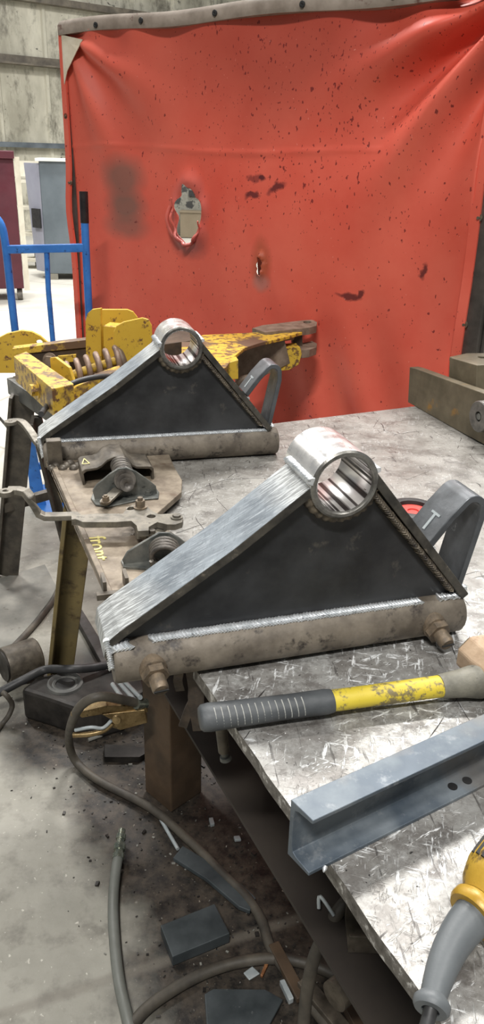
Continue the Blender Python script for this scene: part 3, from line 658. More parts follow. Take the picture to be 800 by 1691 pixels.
# ================================================================ TRIANGULAR BRACKETS
def make_bracket(root, near):
    """local frame: x along the pipe, y away from the viewer, z up"""
    v3 = lambda u, w, v=0.: Vector((u, v, w))
    # web plate
    U0, W0, RR = .097, .268, .053
    mb = MB()
    arcp = arc((U0, .012, W0), RR + .002, R(200), R(340), 14, Vector((1, 0, 0)), Vector((0, 0, 1)))
    out = [v3(-.238, .046, .012), v3(.322, .046, .012), v3(.158, .25, .012)] + [Vector(p) for p in reversed(arcp)] + [v3(.03, .245, .012)]
    mb.prism([out], (0, .012, 0)); mb.build('web_plate', 'plate_black', root)
    # second web at the back
    mb = MB(); mb.prism([[p + Vector((0, .08, 0)) for p in out]], (0, .01, 0)); mb.build('web_plate', 'plate_black', root)
    # flanges
    th = .014
    def flange(poly, nm, mats):
        mb = MB(); o_ = poly; nrm = []
        pts = [Vector((a, 0, b)) for a, b in o_]; inner = []
        for i, p in enumerate(pts):
            d = (pts[min(i + 1, len(pts) - 1)] - pts[max(i - 1, 0)]).normalized(); inner.append(p + Vector((d.z, 0, -d.x)) * th)
        loop = pts + list(reversed(inner))
        v0, v1 = -.006, .098; n = len(loop)
        A = [p + Vector((0, v0, 0)) for p in loop]; B = [p + Vector((0, v1, 0)) for p in loop]
        m = len(pts)
        fs = [(i, i + 1, n + i + 1, n + i) for i in range(m - 1)]; mi = [0] * len(fs)
        base = len(mb.v); mb.v += A + B
        for f in fs: mb.f.append(f); mb.mi.append(0)
        for i in range(m - 1, n): mb.f.append((i, (i + 1) % n, n + (i + 1) % n, n + i)); mb.mi.append(1)
        for i in range(m - 1):
            q = (i, i + 1, n - 2 - i, n - 1 - i); mb.f.append(q); mb.mi.append(1); mb.f.append(tuple(k + n for k in reversed(q))); mb.mi.append(1)
        return mb.build(nm, mats, root, bevel=.0015)
    flange([(-.246, -.004), (-.262, .030), (-.258, .054), (-.238, .070), (-.07, .181), (.05, .271)], 'flange', ['flange', 'flange_dark'])
    flange([(.148, .282), (.235, .176), (.338, .050)], 'flange', ['flange_dark', 'flange_dark'])
    # tube
    mb = MB(); vb, vf = .106, -.012; ri = .0425
    mb.lathe((U0, 0, W0), (0, 1, 0), [(vf + .003, RR, 0), (vb - .003, RR, 0), (vb, RR - .003, 1), (vb, ri + .002, 2), (vb - .003, ri, 2), (vf + .004, ri, 1), (vf, ri + .003, 1), (vf, RR - .003, 1), (vf + .003, RR, 0)], 64)
    mb.build('bushing_tube', ['chrome', 'rim', 'bore'], root, smooth=40)
    # weld round the tube, thickened to stand for the shadow ring below it
    mb = MB()
    ring = arc((U0, .004, W0), RR + .003, R(195), R(345), 40, Vector((1, 0, 0)), Vector((0, 0, 1)))
    mb.tube(ring, [.0085 + .0014 * math.sin(k * 1.9) for k in range(41)], 8); mb.build('tube_weld', 'weld_dark', root, smooth=60)
    for du, dw, rw in ((-RR + .002, .010, .009), (RR - .001, .018, .006)):
        mb = MB(); weldbead(mb, (U0 + du, -.004, W0 + dw), (U0 + du, .098, W0 + dw), rw, .0045); mb.build('flange_weld', 'weld', root, smooth=50)
    # inner fillet welds
    mb = MB(); weldbead(mb, (-.225, .009, .062), (.035, .009, .247), .0055, .004); weldbead(mb, (.145, .004, .250), (.312, .004, .054), .009, .005); mb.build('inner_weld', 'weld_dark', root, smooth=50)
    # base pipe
    mb = MB(); pr = .036; pc = .0105
    if near:
        mb.lathe((-.248, .014, pc), (1, 0, 0), [(0, 0), (0, pr - .003), (.004, pr), (.576, pr), (.58, pr - .003), (.58, pr - .008), (.55, pr - .009), (.55, 0)], 36)
    else:
        mb.lathe((-.25, .014, pc), (1, 0, 0), [(0, 0), (0, pr - .003), (.004, pr), (.60, pr), (.604, pr - .003), (.604, 0)], 36)
    mb.build('base_pipe', 'rust_pipe', root, smooth=40)
    # main weld
    mb = MB()
    if near:
        weldbead(mb, (-.188, .004, .044), (.262, .004, .044), .0085, .0052)
        weldbead(mb, (-.246, .0, .042), (-.212, .0, .043), .011, .006); weldbead(mb, (.29, .004, .046), (.335, .004, .045), .008, .005, jitter=.25)
    else: weldbead(mb, (-.235, .004, .044), (.335, .004, .044), .0075, .0052)
    weldbead(mb, (-.257, -.004, .055), (-.25, -.004, .0), .005, .004)
    mb.build('base_weld', 'weld', root, smooth=50)
    if near:
        for u, dv in ((-.196, -1), (.268, -1)):
            d = Vector((.10, -1, -.28)).normalized(); c = Vector((u, .008, .016)); mb = MB()
            mb.lathe(c, d, [(0, .0), (0, .021), (.034, .021), (.036, .018), (.036, 0)], 24)
            c2 = c + d * .036
            a, bb = frame_from(d); bb = d.cross(a)
            mb.prism([[c2 + (a * math.cos(k * math.pi / 3) + bb * math.sin(k * math.pi / 3)) * .0205 for k in range(6)]], d * .012)
            mb.lathe(c2, d, [(.012, .0125), (.032, .0125), (.036, .0105), (.036, 0)], 20)
            nut = mb.build('clamp_bolt', 'bolt', root, smooth=35)
            mb = MB(); mb.box(c2 + d * .0365, .022, .003, .0025, rot=d.to_track_quat('Y', 'Z').to_matrix()); mb.build('bolt_slot', 'rubber', nut)
    # hook
    prof = [(.268, .138), (.300, .180), (.320, .206)] + [(.3415 + .0235 * math.cos(a), .190 + .0235 * math.sin(a)) for a in [R(135 - 15 * k) for k in range(1, 10)]] + [(.3655, .17), (.342, .050)]
    prof[2] = (.3415 + .0235 * math.cos(R(138)), .190 + .0235 * math.sin(R(138)))
    tk = .0115; pts = [Vector((a, .0, b)) for a, b in prof]; inner = []
    for i, p in enumerate(pts):
        d = (pts[min(i + 1, len(pts) - 1)] - pts[max(i - 1, 0)]).normalized(); inner.append(p + Vector((d.z, 0, -d.x)) * tk)
    loop = [p + Vector((0, .022, 0)) for p in pts + list(reversed(inner))]; m = len(pts); n = 2 * m; off = Vector((0, .074, 0))
    mb = MB(); mb.v += loop + [p + off for p in loop]
    for i in range(n): mb.f.append((i, (i + 1) % n, n + (i + 1) % n, n + i)); mb.mi.append(0)
    for i in range(m - 1):
        q = (i, i + 1, n - 2 - i, n - 1 - i); mb.f.append(q); mb.mi.append(0); mb.f.append(tuple(k + n for k in reversed(q))); mb.mi.append(0)
    hk = mb.build('hook', 'hook', root, smooth=35, bevel=.0015)
    # raised slotted mark on the flank of the hook
    d = (Vector((.300, 0, .180)) - Vector((.268, 0, .138))).normalized(); nn = Vector((-d.z, 0, d.x))
    base = Vector((.268, .056, .138)) + d * .012 + nn * .0012
    mb = MB(); mb.prism([[base + d * a + Vector((0, b, 0)) for a, b in ((0, -.003), (.0, .003), (.03, .003), (.03, .012), (.034, .012), (.034, -.013), (.03, -.013), (.03, -.003))]], nn * -.002)
    mb.build('stamped_mark', 'light_scrap', hk)
    for aa, bb in ((.276, .126), (.345, .046)):
        mb = MB(); weldbead(mb, (aa, .022, bb), (aa, .094, bb), .0065, .005, jitter=.3); mb.build('hook_weld', 'weld', root, smooth=50)
KB = .965
def bracket_root(x, y, yaw, label):
    return thing('pivot_bracket', (x * KB, y * KB, EYE - .7 * KB + .0), label, 'bracket', R(yaw), KB)
br1 = bracket_root(.0532, 1.0565, 17.36, 'nearer welded triangular bracket with silver tube, bolts through its base pipe'); make_bracket(br1, True)
br2 = bracket_root(-.254, 1.924, 14.39, 'farther welded triangular bracket, in front of the yellow attachment'); make_bracket(br2, False)

# ================================================================ LATCH PLATE ASSEMBLY
AY = R(17); AX = Vector((math.cos(AY), math.sin(AY), 0)); AV = Vector((-math.sin(AY), math.cos(AY), 0)); UZ = Vector((0, 0, 1))
ZP = .928
lat = thing('latch_plate', P(200, 850, ZP), 'rusty base plate with springs and a long bent lever, marked front in yellow', 'machine part', AY)
PP = lambda x, y, h=0.: P(x, y, ZP + h)
mb = Off(lat); out = [PP(*q) for q in ((70, 738), (187, 1004), (215, 1004), (330, 930), (300, 890), (262, 862), (258, 849), (300, 812), (301, 792), (289, 772))]
for u_ in (.06, -.245):
    m_ = Matrix.LocRotScale(br2.location, br2.rotation_euler, br2.scale); q_ = m_ @ Vector((u_, -.027, 0)); q_.z = ZP; out.append(q_)
mb.prism([out], (0, 0, -.014)); mb.build('base_plate', 'rusty', bevel=.002)
mb = Off(lat); mb.bar(PP(77, 742, .002), PP(190, 1000, .002), .012, .007); mb.build('edge_strip', 'rusty', bevel=.002)
for p in (PP(110, 770), PP(280, 800), PP(225, 985)):
    mb = Off(lat); mb.cyl(p - UZ * .014, Vector((p.x, p.y, .9)), .02); mb.build('underside_spacer', 'rusty_dark')
# upright lug with its weld lump
p = PP(92, 770); mb = Off(lat); hh = V(92, 728, p, AY).z - ZP
mb.box(p + UZ * (hh / 2) + AV * .012, .034, .026, hh, AY); mb.build('lug', 'rusty_dark', bevel=.002)
mb = Off(lat)
for k in range(9):
    q = PP(86 + 6 * k, 774 - (k % 3) * 4); mb.lathe(q, UZ, [(0, .011), (.005, .010), (.009, .005), (.010, 0)], 12)
mb.build('weld_lump', 'rusty_dark', smooth=60)
# tabs at near end
mb = Off(lat)
for x0, y0 in ((172, 975), (208, 968)):
    p = PP(x0, y0); mb.box(p + UZ * .012, .006, .035, .026, AY)
p = PP(190, 985); mb.box(p + UZ * .004, .06, .012, .01, AY)
mb.build('end_tab', 'rusty_dark')
# hat-shaped housing
p0 = PP(137, 801)
hat = [(137, 801), (135, 779), (140, 775), (160, 772), (168, 768), (177, 759), (189, 754), (206, 754), (213, 759), (219, 767), (226, 770), (250, 770), (254, 774), (255, 797)]
A = [V(x, y, p0, AY) for x, y in hat]; tk = .005; inner = []
for i, p in enumerate(A):
    d = (A[min(i + 1, len(A) - 1)] - A[max(i - 1, 0)]).normalized(); nn = AV.cross(d).normalized()
    if i in (6, 7) and nn.z > 0: nn = -nn
    inner.append(p + (nn if (nn.dot(Vector((0, 0, -1))) > 0 or abs(nn.z) < .3) else -nn) * tk)
c = sum(A, Vector()) / len(A); inner = [p + (Vector((c.x, c.y, ZP)) - p).normalized() * .006 for p in A]
inner[0] = A[0] + AX * .006; inner[-1] = A[-1] - AX * .006
for i in range(1, len(A) - 1): inner[i] = A[i] - UZ * .006 + (AX * .004 if i < 3 else (-AX * .004 if i > len(A) - 4 else Vector()))
mb = Off(lat); off = AV * .085; n = len(A); lp = A + list(reversed(inner)); N = 2 * n
mb.v += lp + [q + off for q in lp]
for i in range(N): mb.f.append((i, (i + 1) % N, N + (i + 1) % N, N + i)); mb.mi.append(0)
for i in range(n - 1):
    q = (i, i + 1, N - 2 - i, N - 1 - i); mb.f.append(q); mb.mi.append(0); mb.f.append(tuple(k + N for k in reversed(q))); mb.mi.append(0)
mb.prism([[q + off * .96 for q in A]], AV * .004)
mb.build('spring_housing', 'rusty_dark', smooth=35, bevel=.001)
# spring inside housing
sc_ = V(206, 792, PP(205, 832) + AV * .028, AY)
mb = Off(lat); mb.tube(helix(sc_ + AV * .008 + UZ * .006, AV + UZ * .12, .018, .055, 5, 20), .0042, 8); mb.build('spring', 'spring_dark', smooth=60)
mb = Off(lat)
for k in range(3): mb.lathe(sc_ - AV * (.002 + .006 * k) - UZ * .003 * k + AX * .001 * k, -AV + UZ * .35, [(0, 0), (0, .023 - .004 * k), (.004, .023 - .004 * k), (.004, .016 - .004 * k), (.001, .012 - .004 * k)], 28)
mb.build('spring_cup', 'spring_dark', smooth=40)
# rounded triangular bracket plate (vertical) and its foot
pb = PP(205, 832); pv = [(156, 818), (154, 808), (160, 800), (182, 782), (194, 774), (210, 772), (224, 778), (246, 793), (257, 802), (258, 812), (250, 815), (230, 812), (215, 800), (200, 797), (185, 806), (172, 822)]
pbk = pb + AV * .0
mb = Off(lat); hol = circ(V(200, 790, pbk, AY), .019, 20, AX, UZ)
pvc = [(156, 822), (153, 810), (160, 800), (182, 782), (194, 774), (210, 772), (224, 778), (246, 793), (258, 803), (260, 815)]
wall_ = [V(x, y, pb + AV * .03, AY) for x, y in pvc] + [V(258, 822, pb + AV * .03, AY), V(158, 830, pb + AV * .03, AY)]
mb.prism([wall_], AV * .005)
fo = [PP(*q, .004) for q in ((154, 812), (150, 822), (158, 833), (180, 836), (235, 824), (262, 822), (263, 812), (256, 803))]
mb.prism([fo], (0, 0, -.004)); mb.build('cup_bracket', 'grey_cast', smooth=35, bevel=.0015)
# small link arm from pivot to cup, bolts
mb = Off(lat); e0, e1 = PP(174, 831, .012), PP(210, 797, .026); d = (e1 - e0).normalized(); sd_ = d.cross(UZ).normalized()
mb.prism([[*arc(e0, .0115, R(90), R(270), 8, d, sd_), *arc(e1, .0115, R(-90), R(90), 8, d, sd_)]], UZ * .006); mb.build('link_arm', 'lever', bevel=.001)
for (x, y, h, r, hh, nm) in ((175, 829, .018, .0072, .010, 'bolt'), (210, 797, .032, .0075, .010, 'rusty_dark'), (245, 816, .004, .0065, .006, 'grey_cast')):
    mb = Off(lat); hexbolt(mb, PP(x, y, h), UZ, r, hh, True, .003); mb.build('bolt', nm, smooth=30)
# lever: hub plate with holes
LZ = .040
ol = [(118, 846), (128, 845), (135, 850), (158, 848), (203, 848), (212, 838), (222, 832), (240, 832), (250, 843), (262, 849), (286, 848), (298, 850), (303, 856), (301, 862), (290, 866), (276, 866), (260, 862), (246, 870), (246, 876), (228, 877), (226, 868), (217, 860), (192, 862), (137, 862), (125, 857), (118, 858)]
mb = Off(lat); holes = []
for hx, hy, rr in ((215, 839.5, .0085), (250, 852.5, .0085)):
    c_ = PP(hx, hy, LZ); holes.append(circ(c_, rr, 18))
mb.prism([[PP(x, y, LZ) for x, y in ol]] + holes, (0, 0, -.012)); lev = mb.build('lever_plate', 'lever', bevel=.0015)
mb = Off(lat); mb.box(PP(236, 877, LZ - .018), .028, .022, .024, AY); mb.build('lever_stop', 'lever', bevel=.002)
# lever handle: bar that runs out over the bench edge and cranks up
hp = [PP(124, 852, LZ - .006), PP(95, 853, LZ - .006), PP(74, 853, LZ - .004), PP(64, 848, LZ + .002), PP(56, 836, LZ + .018), PP(50, 822, LZ + .036), PP(43, 813, LZ + .044), PP(30, 810, LZ + .045), PP(12, 810, LZ + .045)]
mb = Off(lat); mb.sweep(hp, .021, .011, UZ); mb.build('lever_handle', 'lever', bevel=.002)
mb = Off(lat); c_ = PP(9, 810, LZ + .0505); mb.prism([circ(c_, .0135, 20), circ(c_, .0055, 14)], (0, 0, -.010)); mb.build('handle_eye', 'lever', bevel=.001)
for (x, y, r, hh, st_) in ((232, 838, .0095, .013, .006), (292, 855, .008, .004, 0)):
    mb = Off(lat); hexbolt(mb, PP(x, y, LZ), UZ, r, hh, True, st_); mb.build('bolt', 'bolt' if r > .009 else 'lever', smooth=30)
for x, y, q in ((232, 841, .011), (292, 857, .008)):
    mb = Off(lat); mb.cyl(PP(x, y), PP(x, y, LZ - .012), q); mb.build('pivot_spacer', 'rusty_dark', smooth=40)
# second link going toward the near spring
mb = Off(lat); e0, e1 = PP(290, 862, .020), PP(252, 884, .020); d = (e1 - e0).normalized(); sd_ = d.cross(UZ).normalized()
mb.prism([[*arc(e0, .010, R(90), R(270), 8, d, sd_), *arc(e1, .010, R(-90), R(90), 8, d, sd_)]], UZ * .006); mb.build('link_arm', 'lever', bevel=.001)
mb = Off(lat); hexbolt(mb, PP(252, 882, .026), UZ, .006, .006); hexbolt(mb, PP(246, 886, .012), UZ, .006, .008); mb.build('bolt', 'rusty_dark', smooth=30)
# near spring bracket and spring
pb = PP(212, 934)
pvv = [(207, 934), (202, 926), (210, 912), (228, 900), (250, 887), (262, 880), (282, 880), (296, 888), (312, 900), (312, 925)]
mb = Off(lat); mb.prism([[V(x, y, pb, AY) for x, y in pvv] ], AV * .005); mb.build('cup_bracket', 'grey_cast', smooth=35, bevel=.0015)
mb = Off(lat); sc_ = V(283, 915, pb - AV * .004, AY)
mb.tube(helix(V(272, 906, pb - AV * .01, AY), -AV * .6 - AX * .1 - UZ * .1, .024, .035, 4, 20), .0042, 8); mb.build('spring', 'spring_dark', smooth=60)
mb = Off(lat); mb.prism([[PP(*q, .004) for q in ((200, 925), (204, 936), (262, 940), (300, 925))]], (0, 0, -.004)); mb.build('cup_bracket_foot', 'grey_cast')
# writing on plate
def text_part(txt, size, origin, xdir, ydir, mat, name, root, ext=.0006, ch=1.0):
    cu = bpy.data.curves.new(name, 'FONT'); cu.body = txt; cu.size = size; cu.extrude = ext; cu.space_character = ch
    to = bpy.data.objects.new(name, cu); COL.objects.link(to); bpy.context.view_layer.update()
    me = bpy.data.meshes.new_from_object(to.evaluated_get(bpy.context.evaluated_depsgraph_get())); COL.objects.unlink(to); bpy.data.objects.remove(to)
    zd = xdir.cross(ydir).normalized(); mat4 = Matrix((( xdir.x, ydir.x, zd.x, origin.x), (xdir.y, ydir.y, zd.y, origin.y), (xdir.z, ydir.z, zd.z, origin.z), (0, 0, 0, 1)))
    inv = Matrix.LocRotScale(root.location, root.rotation_euler, root.scale).inverted()
    me.transform(inv @ mat4); me.materials.clear(); me.materials.append(M[mat])
    o = bpy.data.objects.new(name, me); COL.objects.link(o); o.parent = root; return o
o0 = PP(144, 887, .0008); xd = (PP(150, 930) - PP(140, 884)); xd.z = 0; xd.normalize(); yd = UZ.cross(xd).normalized()
text_part('front', .05, o0, xd, yd, 'chalk', 'front_marking', lat, ch=1.0)
a3 = [V(x, y, p0, AY) for x, y in ((136, 766), (148, 764), (141, 758))]
mb = Off(lat); q0, q1, q2 = P(136, 766, A[3].z + .001), P(148, 765, A[3].z + .001), P(139, 757, A[3].z + .001)
for a, b in ((q0, q1), (q1, q2), (q2, q0)): mb.bar(a, b, .002, .0006)
mb.build('paint_mark', 'chalk')
# release tab at far left end of the plate
mb = Off(lat); hp = [P(14, 696, .975), P(30, 695, .975), P(40, 700, .97), P(52, 715, .955), P(64, 733, .935), P(84, 742, .93)]
mb.sweep(smoothpath(hp, 3), .02, .009, UZ); mb.build('release_tab', 'lever', bevel=.0015)
mb = Off(lat); c_ = P(17, 695, .98); mb.prism([circ(c_, .0155, 18), circ(c_, .0045, 12)], (0, 0, -.009)); mb.build('tab_eye', 'lever', bevel=.001)

# ================================================================ YELLOW ATTACHMENT
ya = thing('yellow_attachment', Q(90, 640, 2.65), 'worn yellow machine attachment with coil spring and long arm, behind farther bracket', 'machine part')
ya.location.z = .85
def vp(root, name, mat, pix, Y, yaw=0., t=.01, holes=None, bevel=.002, wyaw=None):
    """outline standing upright in a vertical plane through depth Y, with real thickness"""
    p0 = Q(pix[0][0], pix[0][1], Y); mb = Off(root); nn = Vector((-math.sin(yaw), math.cos(yaw), 0))
    loops = [[V(x, y, p0, yaw) for x, y in pix]]
    for h in holes or []: loops.append([V(x, y, p0, yaw) for x, y in h])
    mb.prism(loops, nn * t); return mb.build(name, mat, bevel=bevel)
vp(ya, 'end_plate', 'yellow', [(-30, 600), (-22, 575), (-8, 561), (12, 551), (36, 546), (52, 548), (66, 555), (80, 567), (84, 580), (84, 616), (-30, 616)], 2.95, R(8), .02, [[(65 + 5.5 * math.cos(k), 565.5 + 4.5 * math.sin(k)) for k in [i * math.pi / 6 for i in range(12)]]])
# frame: rear rail, dark trough, front-left beam
vp(ya, 'rear_rail', 'yellow_worn', [(20, 576), (146, 561), (146, 574), (22, 586)], 2.85, R(8), .05)
vp(ya, 'trough_back', 'dark_inside', [(30, 584), (200, 570), (200, 640), (60, 640)], 2.86, R(8), .03)
vp(ya, 'trough_strip', 'yellow', [(95, 588), (126, 585), (126, 597), (98, 600)], 2.845, R(8), .008)
b0, b1 = Q(27, 583, 2.80), Q(112, 638, 2.38)
zt = b0.z
mb = Off(ya); b0 = Vector((b0.x, b0.y, .0)); 
A0 = P(24, 589, zt); A1 = P(38, 582, zt) ; B0 = P(92, 664, zt); B1 = P(124, 640, zt)
A0 = P(22, 588, .975); A1 = P(43, 580, .975); B0 = P(86, 642, .975); B1 = P(122, 634, .975)
mb.prism([[A0, A1, B1, B0]], (0, 0, -.085)); mb.build('side_beam', 'yellow_worn', bevel=.003)
mb = Off(ya); dbeam = (B0 - A0).normalized(); side = dbeam.cross(UZ).normalized()
if side.x > 0: side = -side
bc = Q(63, 640, (A0.y + B0.y) / 2 - .05)
hexbolt(mb, A0.lerp(B0, .62) + Vector((0, 0, -.045)), side, .019, .018, True); mb.build('bolt', 'yellow_worn', smooth=30)
mb = Off(ya); hexbolt(mb, Q(83, 596, 2.8), Vector((-.3, -1, .1)), .02, .014, True); mb.build('bolt', 'brown_steel', smooth=30)
vp(ya, 'spring_plate', 'yellow', [(82, 591), (91, 590), (114, 607), (122, 632), (108, 634), (84, 612)], 2.52, R(-35), .012)
s0, s1 = Q(112, 622, 2.55), Q(196, 594, 2.62)
mb = Off(ya); mb.tube(helix(s0, s1 - s0, .041, (s1 - s0).length, 5.3, 22), .0098, 10); mb.build('coil_spring', 'spring_brown', smooth=60)
mb = Off(ya); mb.cyl(s0, s1, .015); mb.build('spring_rod', 'yellow', smooth=40)
mb = Off(ya); mb.lathe(s1, s1 - s0, [(0, 0), (0, .04), (.01, .042), (.02, .03), (.02, 0)], 24); mb.build('spring_seat', 'brown_steel', smooth=40)
# upright bracket group
vp(ya, 'upright_plate', 'yellow', [(142, 600), (141, 530), (144, 518), (152, 511), (166, 509), (168, 600)], 2.72, R(-12), .016)
vp(ya, 'upright_plate', 'yellow', [(166, 594), (165, 511), (210, 511), (220, 515), (227, 524), (230, 535), (230, 585)], 2.80, R(5), .014)
vp(ya, 'box_tube', 'yellow', [(170, 538), (192, 540), (192, 600), (172, 592)], 2.70, R(-10), .07)
vp(ya, 'upright_plate', 'yellow', [(189, 612), (188, 548), (193, 538), (204, 532), (236, 525), (246, 528), (251, 538), (252, 560), (240, 600)], 2.62, R(8), .014)
# body hidden behind bracket linking to arm
vp(ya, 'body', 'dark_inside', [(225, 575), (330, 560), (330, 640), (200, 660)], 2.72, R(12), .18)
# arm
AZ = 1.01
mb = Off(ya); top = [(300, 562), (335, 553), (420, 549), (440, 549), (500, 548), (470, 557), (430, 566), (405, 574), (385, 590), (374, 606), (300, 640)]
mb.prism([[P(x, y, AZ) for x, y in top]], (0, 0, -.012)); mb.build('arm_plate', 'yellow_worn', bevel=.002)
ap = P(400, 590, AZ)
vp(ya, 'arm_web', 'brown_steel', [(385, 592), (398, 580), (430, 568), (470, 559), (480, 600), (455, 612), (400, 640), (392, 636)], P(430, 566, AZ).y + .06, R(20), .02)
vp(ya, 'arm_end', 'yellow_worn', [(374, 600), (394, 594), (394, 626), (378, 628)], P(385, 596, AZ).y - .02, R(10), .05)
yC = P(470, 552, AZ).y
mb = Off(ya); mb.tube(smoothpath([Q(388, 640, yC - .2), Q(402, 626, yC - .2), Q(424, 622, yC - .18)]), .012, 10); mb.build('curved_pipe', 'brown_steel', smooth=50)
# clevis
yT = 3.02
mb = Off(ya); zT = Q(470, 545, yT).z + .0
top = [(417, 542), (434, 537), (500, 529), (517, 528), (524, 532), (523, 538), (512, 541), (438, 549), (432, 547)]
mb.prism([[P(x, y, zT + .012) for x, y in top], [P(508 + 7 * math.cos(k * .52), 532 + 2.2 * math.sin(k * .52), zT + .012) for k in range(12)]], (0, 0, -.026)); mb.build('clevis_plate', 'brown_steel', bevel=.002)
mb = Off(ya); mb.prism([[P(x, y, zT - .014) for x, y in [(420, 552), (440, 549), (488, 549), (486, 556), (440, 562), (425, 558)]]], (0, 0, -.012)); mb.build('packing_plate', 'brown_steel', bevel=.002)
vp(ya, 'clevis_web', 'dark_inside', [(483, 548), (500, 545), (500, 575), (486, 575)], yT - .02, R(10), .04)
mb = Off(ya); top = [(470, 569), (500, 566), (516, 563), (524, 567), (523, 573), (512, 577), (480, 580)]
zL = Q(500, 570, yT).z
mb.prism([[P(x, y, zL) for x, y in top]], (0, 0, -.03)); mb.build('lower_clevis_plate', 'brown_steel', bevel=.002)
vp(ya, 'socket_block', 'yellow_worn', [(458, 582), (466, 575), (496, 573), (499, 584), (494, 602), (478, 611), (460, 613)], yT - .12, R(10), .07)
vp(ya, 'arm_gusset', 'brown_steel', [(424, 566), (462, 572), (460, 612), (430, 600)], yT - .0, R(15), .02)

# black hose over the yellow side
mb = MB(); mb.tube(smoothpath([P(68, 684, .92), Q(80, 668, 2.32), Q(100, 645, 2.32), Q(128, 630, 2.36), Q(165, 622, 2.42), Q(200, 622, 2.5)], 6), .0085, 12)
tag(mb.build('hydraulic_hose', 'cable_black', smooth=60), 'thin black hose arching over the yellow side beam', 'hose')
# yellow lower body under hose
vp(ya, 'side_cover', 'yellow_worn', [(86, 664), (130, 636), (200, 610), (215, 640), (130, 690), (100, 690)], 2.42, R(14), .06)

# ================================================================ OLIVE STEEL PART, RIGHT
YR = R(-71.8); pr0 = P(673, 664); RD = Vector((math.cos(YR), math.sin(YR), 0)); RN = Vector((-math.sin(YR), math.cos(YR), 0))
rp = thing('steel_fitting', pr0, 'olive brown steel bar with a ring boss, at the right edge of bench', 'machine part', YR)
mb = Off(rp); mb.prism([[V(x, y, pr0, YR) for x, y in ((674, 664), (677, 606), (686, 608), (850, 668), (850, 760), (757, 711))]], RN * .03)
mb.build('bar', 'olive', bevel=.002)
mb = Off(rp); pb_ = V(740, 632, pr0 + RN * .035, YR)
zb = pb_.z
A0 = V(743, 590, pb_, YR); A1 = V(788, 603, pb_, YR); B0 = V(741, 634, pb_, YR); B1 = V(786, 650, pb_, YR)
mb.prism([[A0, A1, B1, B0]], RN * .07); mb.build('box_block', 'olive', bevel=.002)
mb = Off(rp); ztop = A0.z + .002
mb.prism([[P(743, 589, ztop), P(771, 583, ztop), P(860, 583, ztop), P(860, 614, ztop), P(790, 604, ztop)], circ(P(797, 590, ztop), .012, 16)], (0, 0, -.012)); mb.build('top_lug', 'olive', bevel=.002)
mb = Off(rp); rc = V(790, 688, pr0 - RN * .03, YR)
mb.lathe(rc, RN, [(0, .014), (0, .040), (.002, .042), (.026, .042), (.028, .04), (.028, .014), (0, .014)], 40); mb.build('ring_boss', 'ring_steel', smooth=40)
mb = Off(rp); mb.cyl(rc + RN * .002, rc + RN * .026, .009); mb.build('pin', 'grey_cast', smooth=40)

# ================================================================ THINGS ON THE BENCH
# black ring with red centre
c = P(682, 850, .902)
rg = thing('flap_disc', c, 'black ringed disc with a red centre lying behind the nearer bracket', 'disc')
mb = MB(); mb.lathe((0, 0, 0), (0, 0, 1), [(.0, .034), (0, .05), (.006, .056), (.016, .056), (.018, .052), (.018, .036), (.012, .034), (0, .034)], 48); mb.build('rim', 'rubber', rg, smooth=40)
mb = MB(); mb.lathe((0, 0, .004), (0, 0, 1), [(0, 0), (0, .035), (.006, .035), (.006, .012), (.003, .011), (.003, 0)], 40); mb.build('centre', 'red_disc', rg, smooth=40)

# hammer
ZH = .925
h0, h1 = P(334, 1186, .921), P(796, 1124, .925); hd = (h1 - h0).normalized()
hm = thing('sledge_hammer', h0, 'yellow and grey handled hammer with tan head lying on the bench', 'hammer')
def hp_(x): # fraction along handle by pixel x
    return h0.lerp(h1, (x - 334) / (796 - 334))
a, b = frame_from(hd); b = hd.cross(a)
def oval(mb, st, flat=.85, seg=24, mi=0):
    vs = []; n = len(st)
    for t, ra in st:
        p = h0.lerp(h1, t)
        for j in range(seg):
            th = 2 * math.pi * j / seg; v = Vector((0, 0, 0)) + a * math.cos(th) * ra + b * math.sin(th) * ra * flat; vs.append(p + v)
    fs = [(i * seg + j, i * seg + (j + 1) % seg, (i + 1) * seg + (j + 1) % seg, (i + 1) * seg + j) for i in range(n - 1) for j in range(seg)] + [tuple(range(seg)), tuple((n - 1) * seg + j for j in reversed(range(seg)))]
    mb.add(vs, fs, mi)
fx = lambda x: (x - 334) / 462
mb = Off(hm); st = [(fx(330), .016), (fx(334), .0195), (fx(345), .021), (fx(400), .0195), (fx(470), .0185), (fx(530), .019), (fx(540), .0175)]
oval(mb, st); gp = mb.build('grip', 'grip', smooth=50)
mb = Off(hm)
for k in range(14):
    x = 352 + k * 10.5; c = hp_(x); ra = .0205 - .0018 * min(k / 8, 1)
    path = []
    for q in range(9):
        th = R(-150) + R(130) * q / 8; th2 = th
        path.append(c + hd * (.004 * math.sin(q / 8 * math.pi * .5) * 1.5) + a * math.cos(th2) * 0 + (Vector((0, -1, 0)) * math.sin(R(10 + 95 * q / 8)) + UZ * math.cos(R(10 + 95 * q / 8)) * .85) * ra * 1.0)
    path = [p.copy() for p in path]; mb.tube(path, .00075, 5)
mb.build('grip_ridges', 'grip_line', gp, smooth=60)
mb = Off(hm); oval(mb, [(fx(532), .0165), (fx(600), .0162), (fx(660), .0165), (fx(735), .0172)]); mb.build('handle', 'hyellow', smooth=50)
mb = Off(hm); oval(mb, [(fx(722), .0176), (fx(730), .0185), (fx(760), .0215), (fx(782), .0255), (fx(790), .0262), (fx(795), .025), (fx(800), .02)], .9); mb.build('collar', 'collar', smooth=50)
mb = Off(hm); hc_ = P(806, 1122, .936); hx = Vector((-math.sin(R(14)), math.cos(R(14)), 0)); hx = Vector((-.36, .93, 0)).normalized(); hy = UZ.cross(hx)
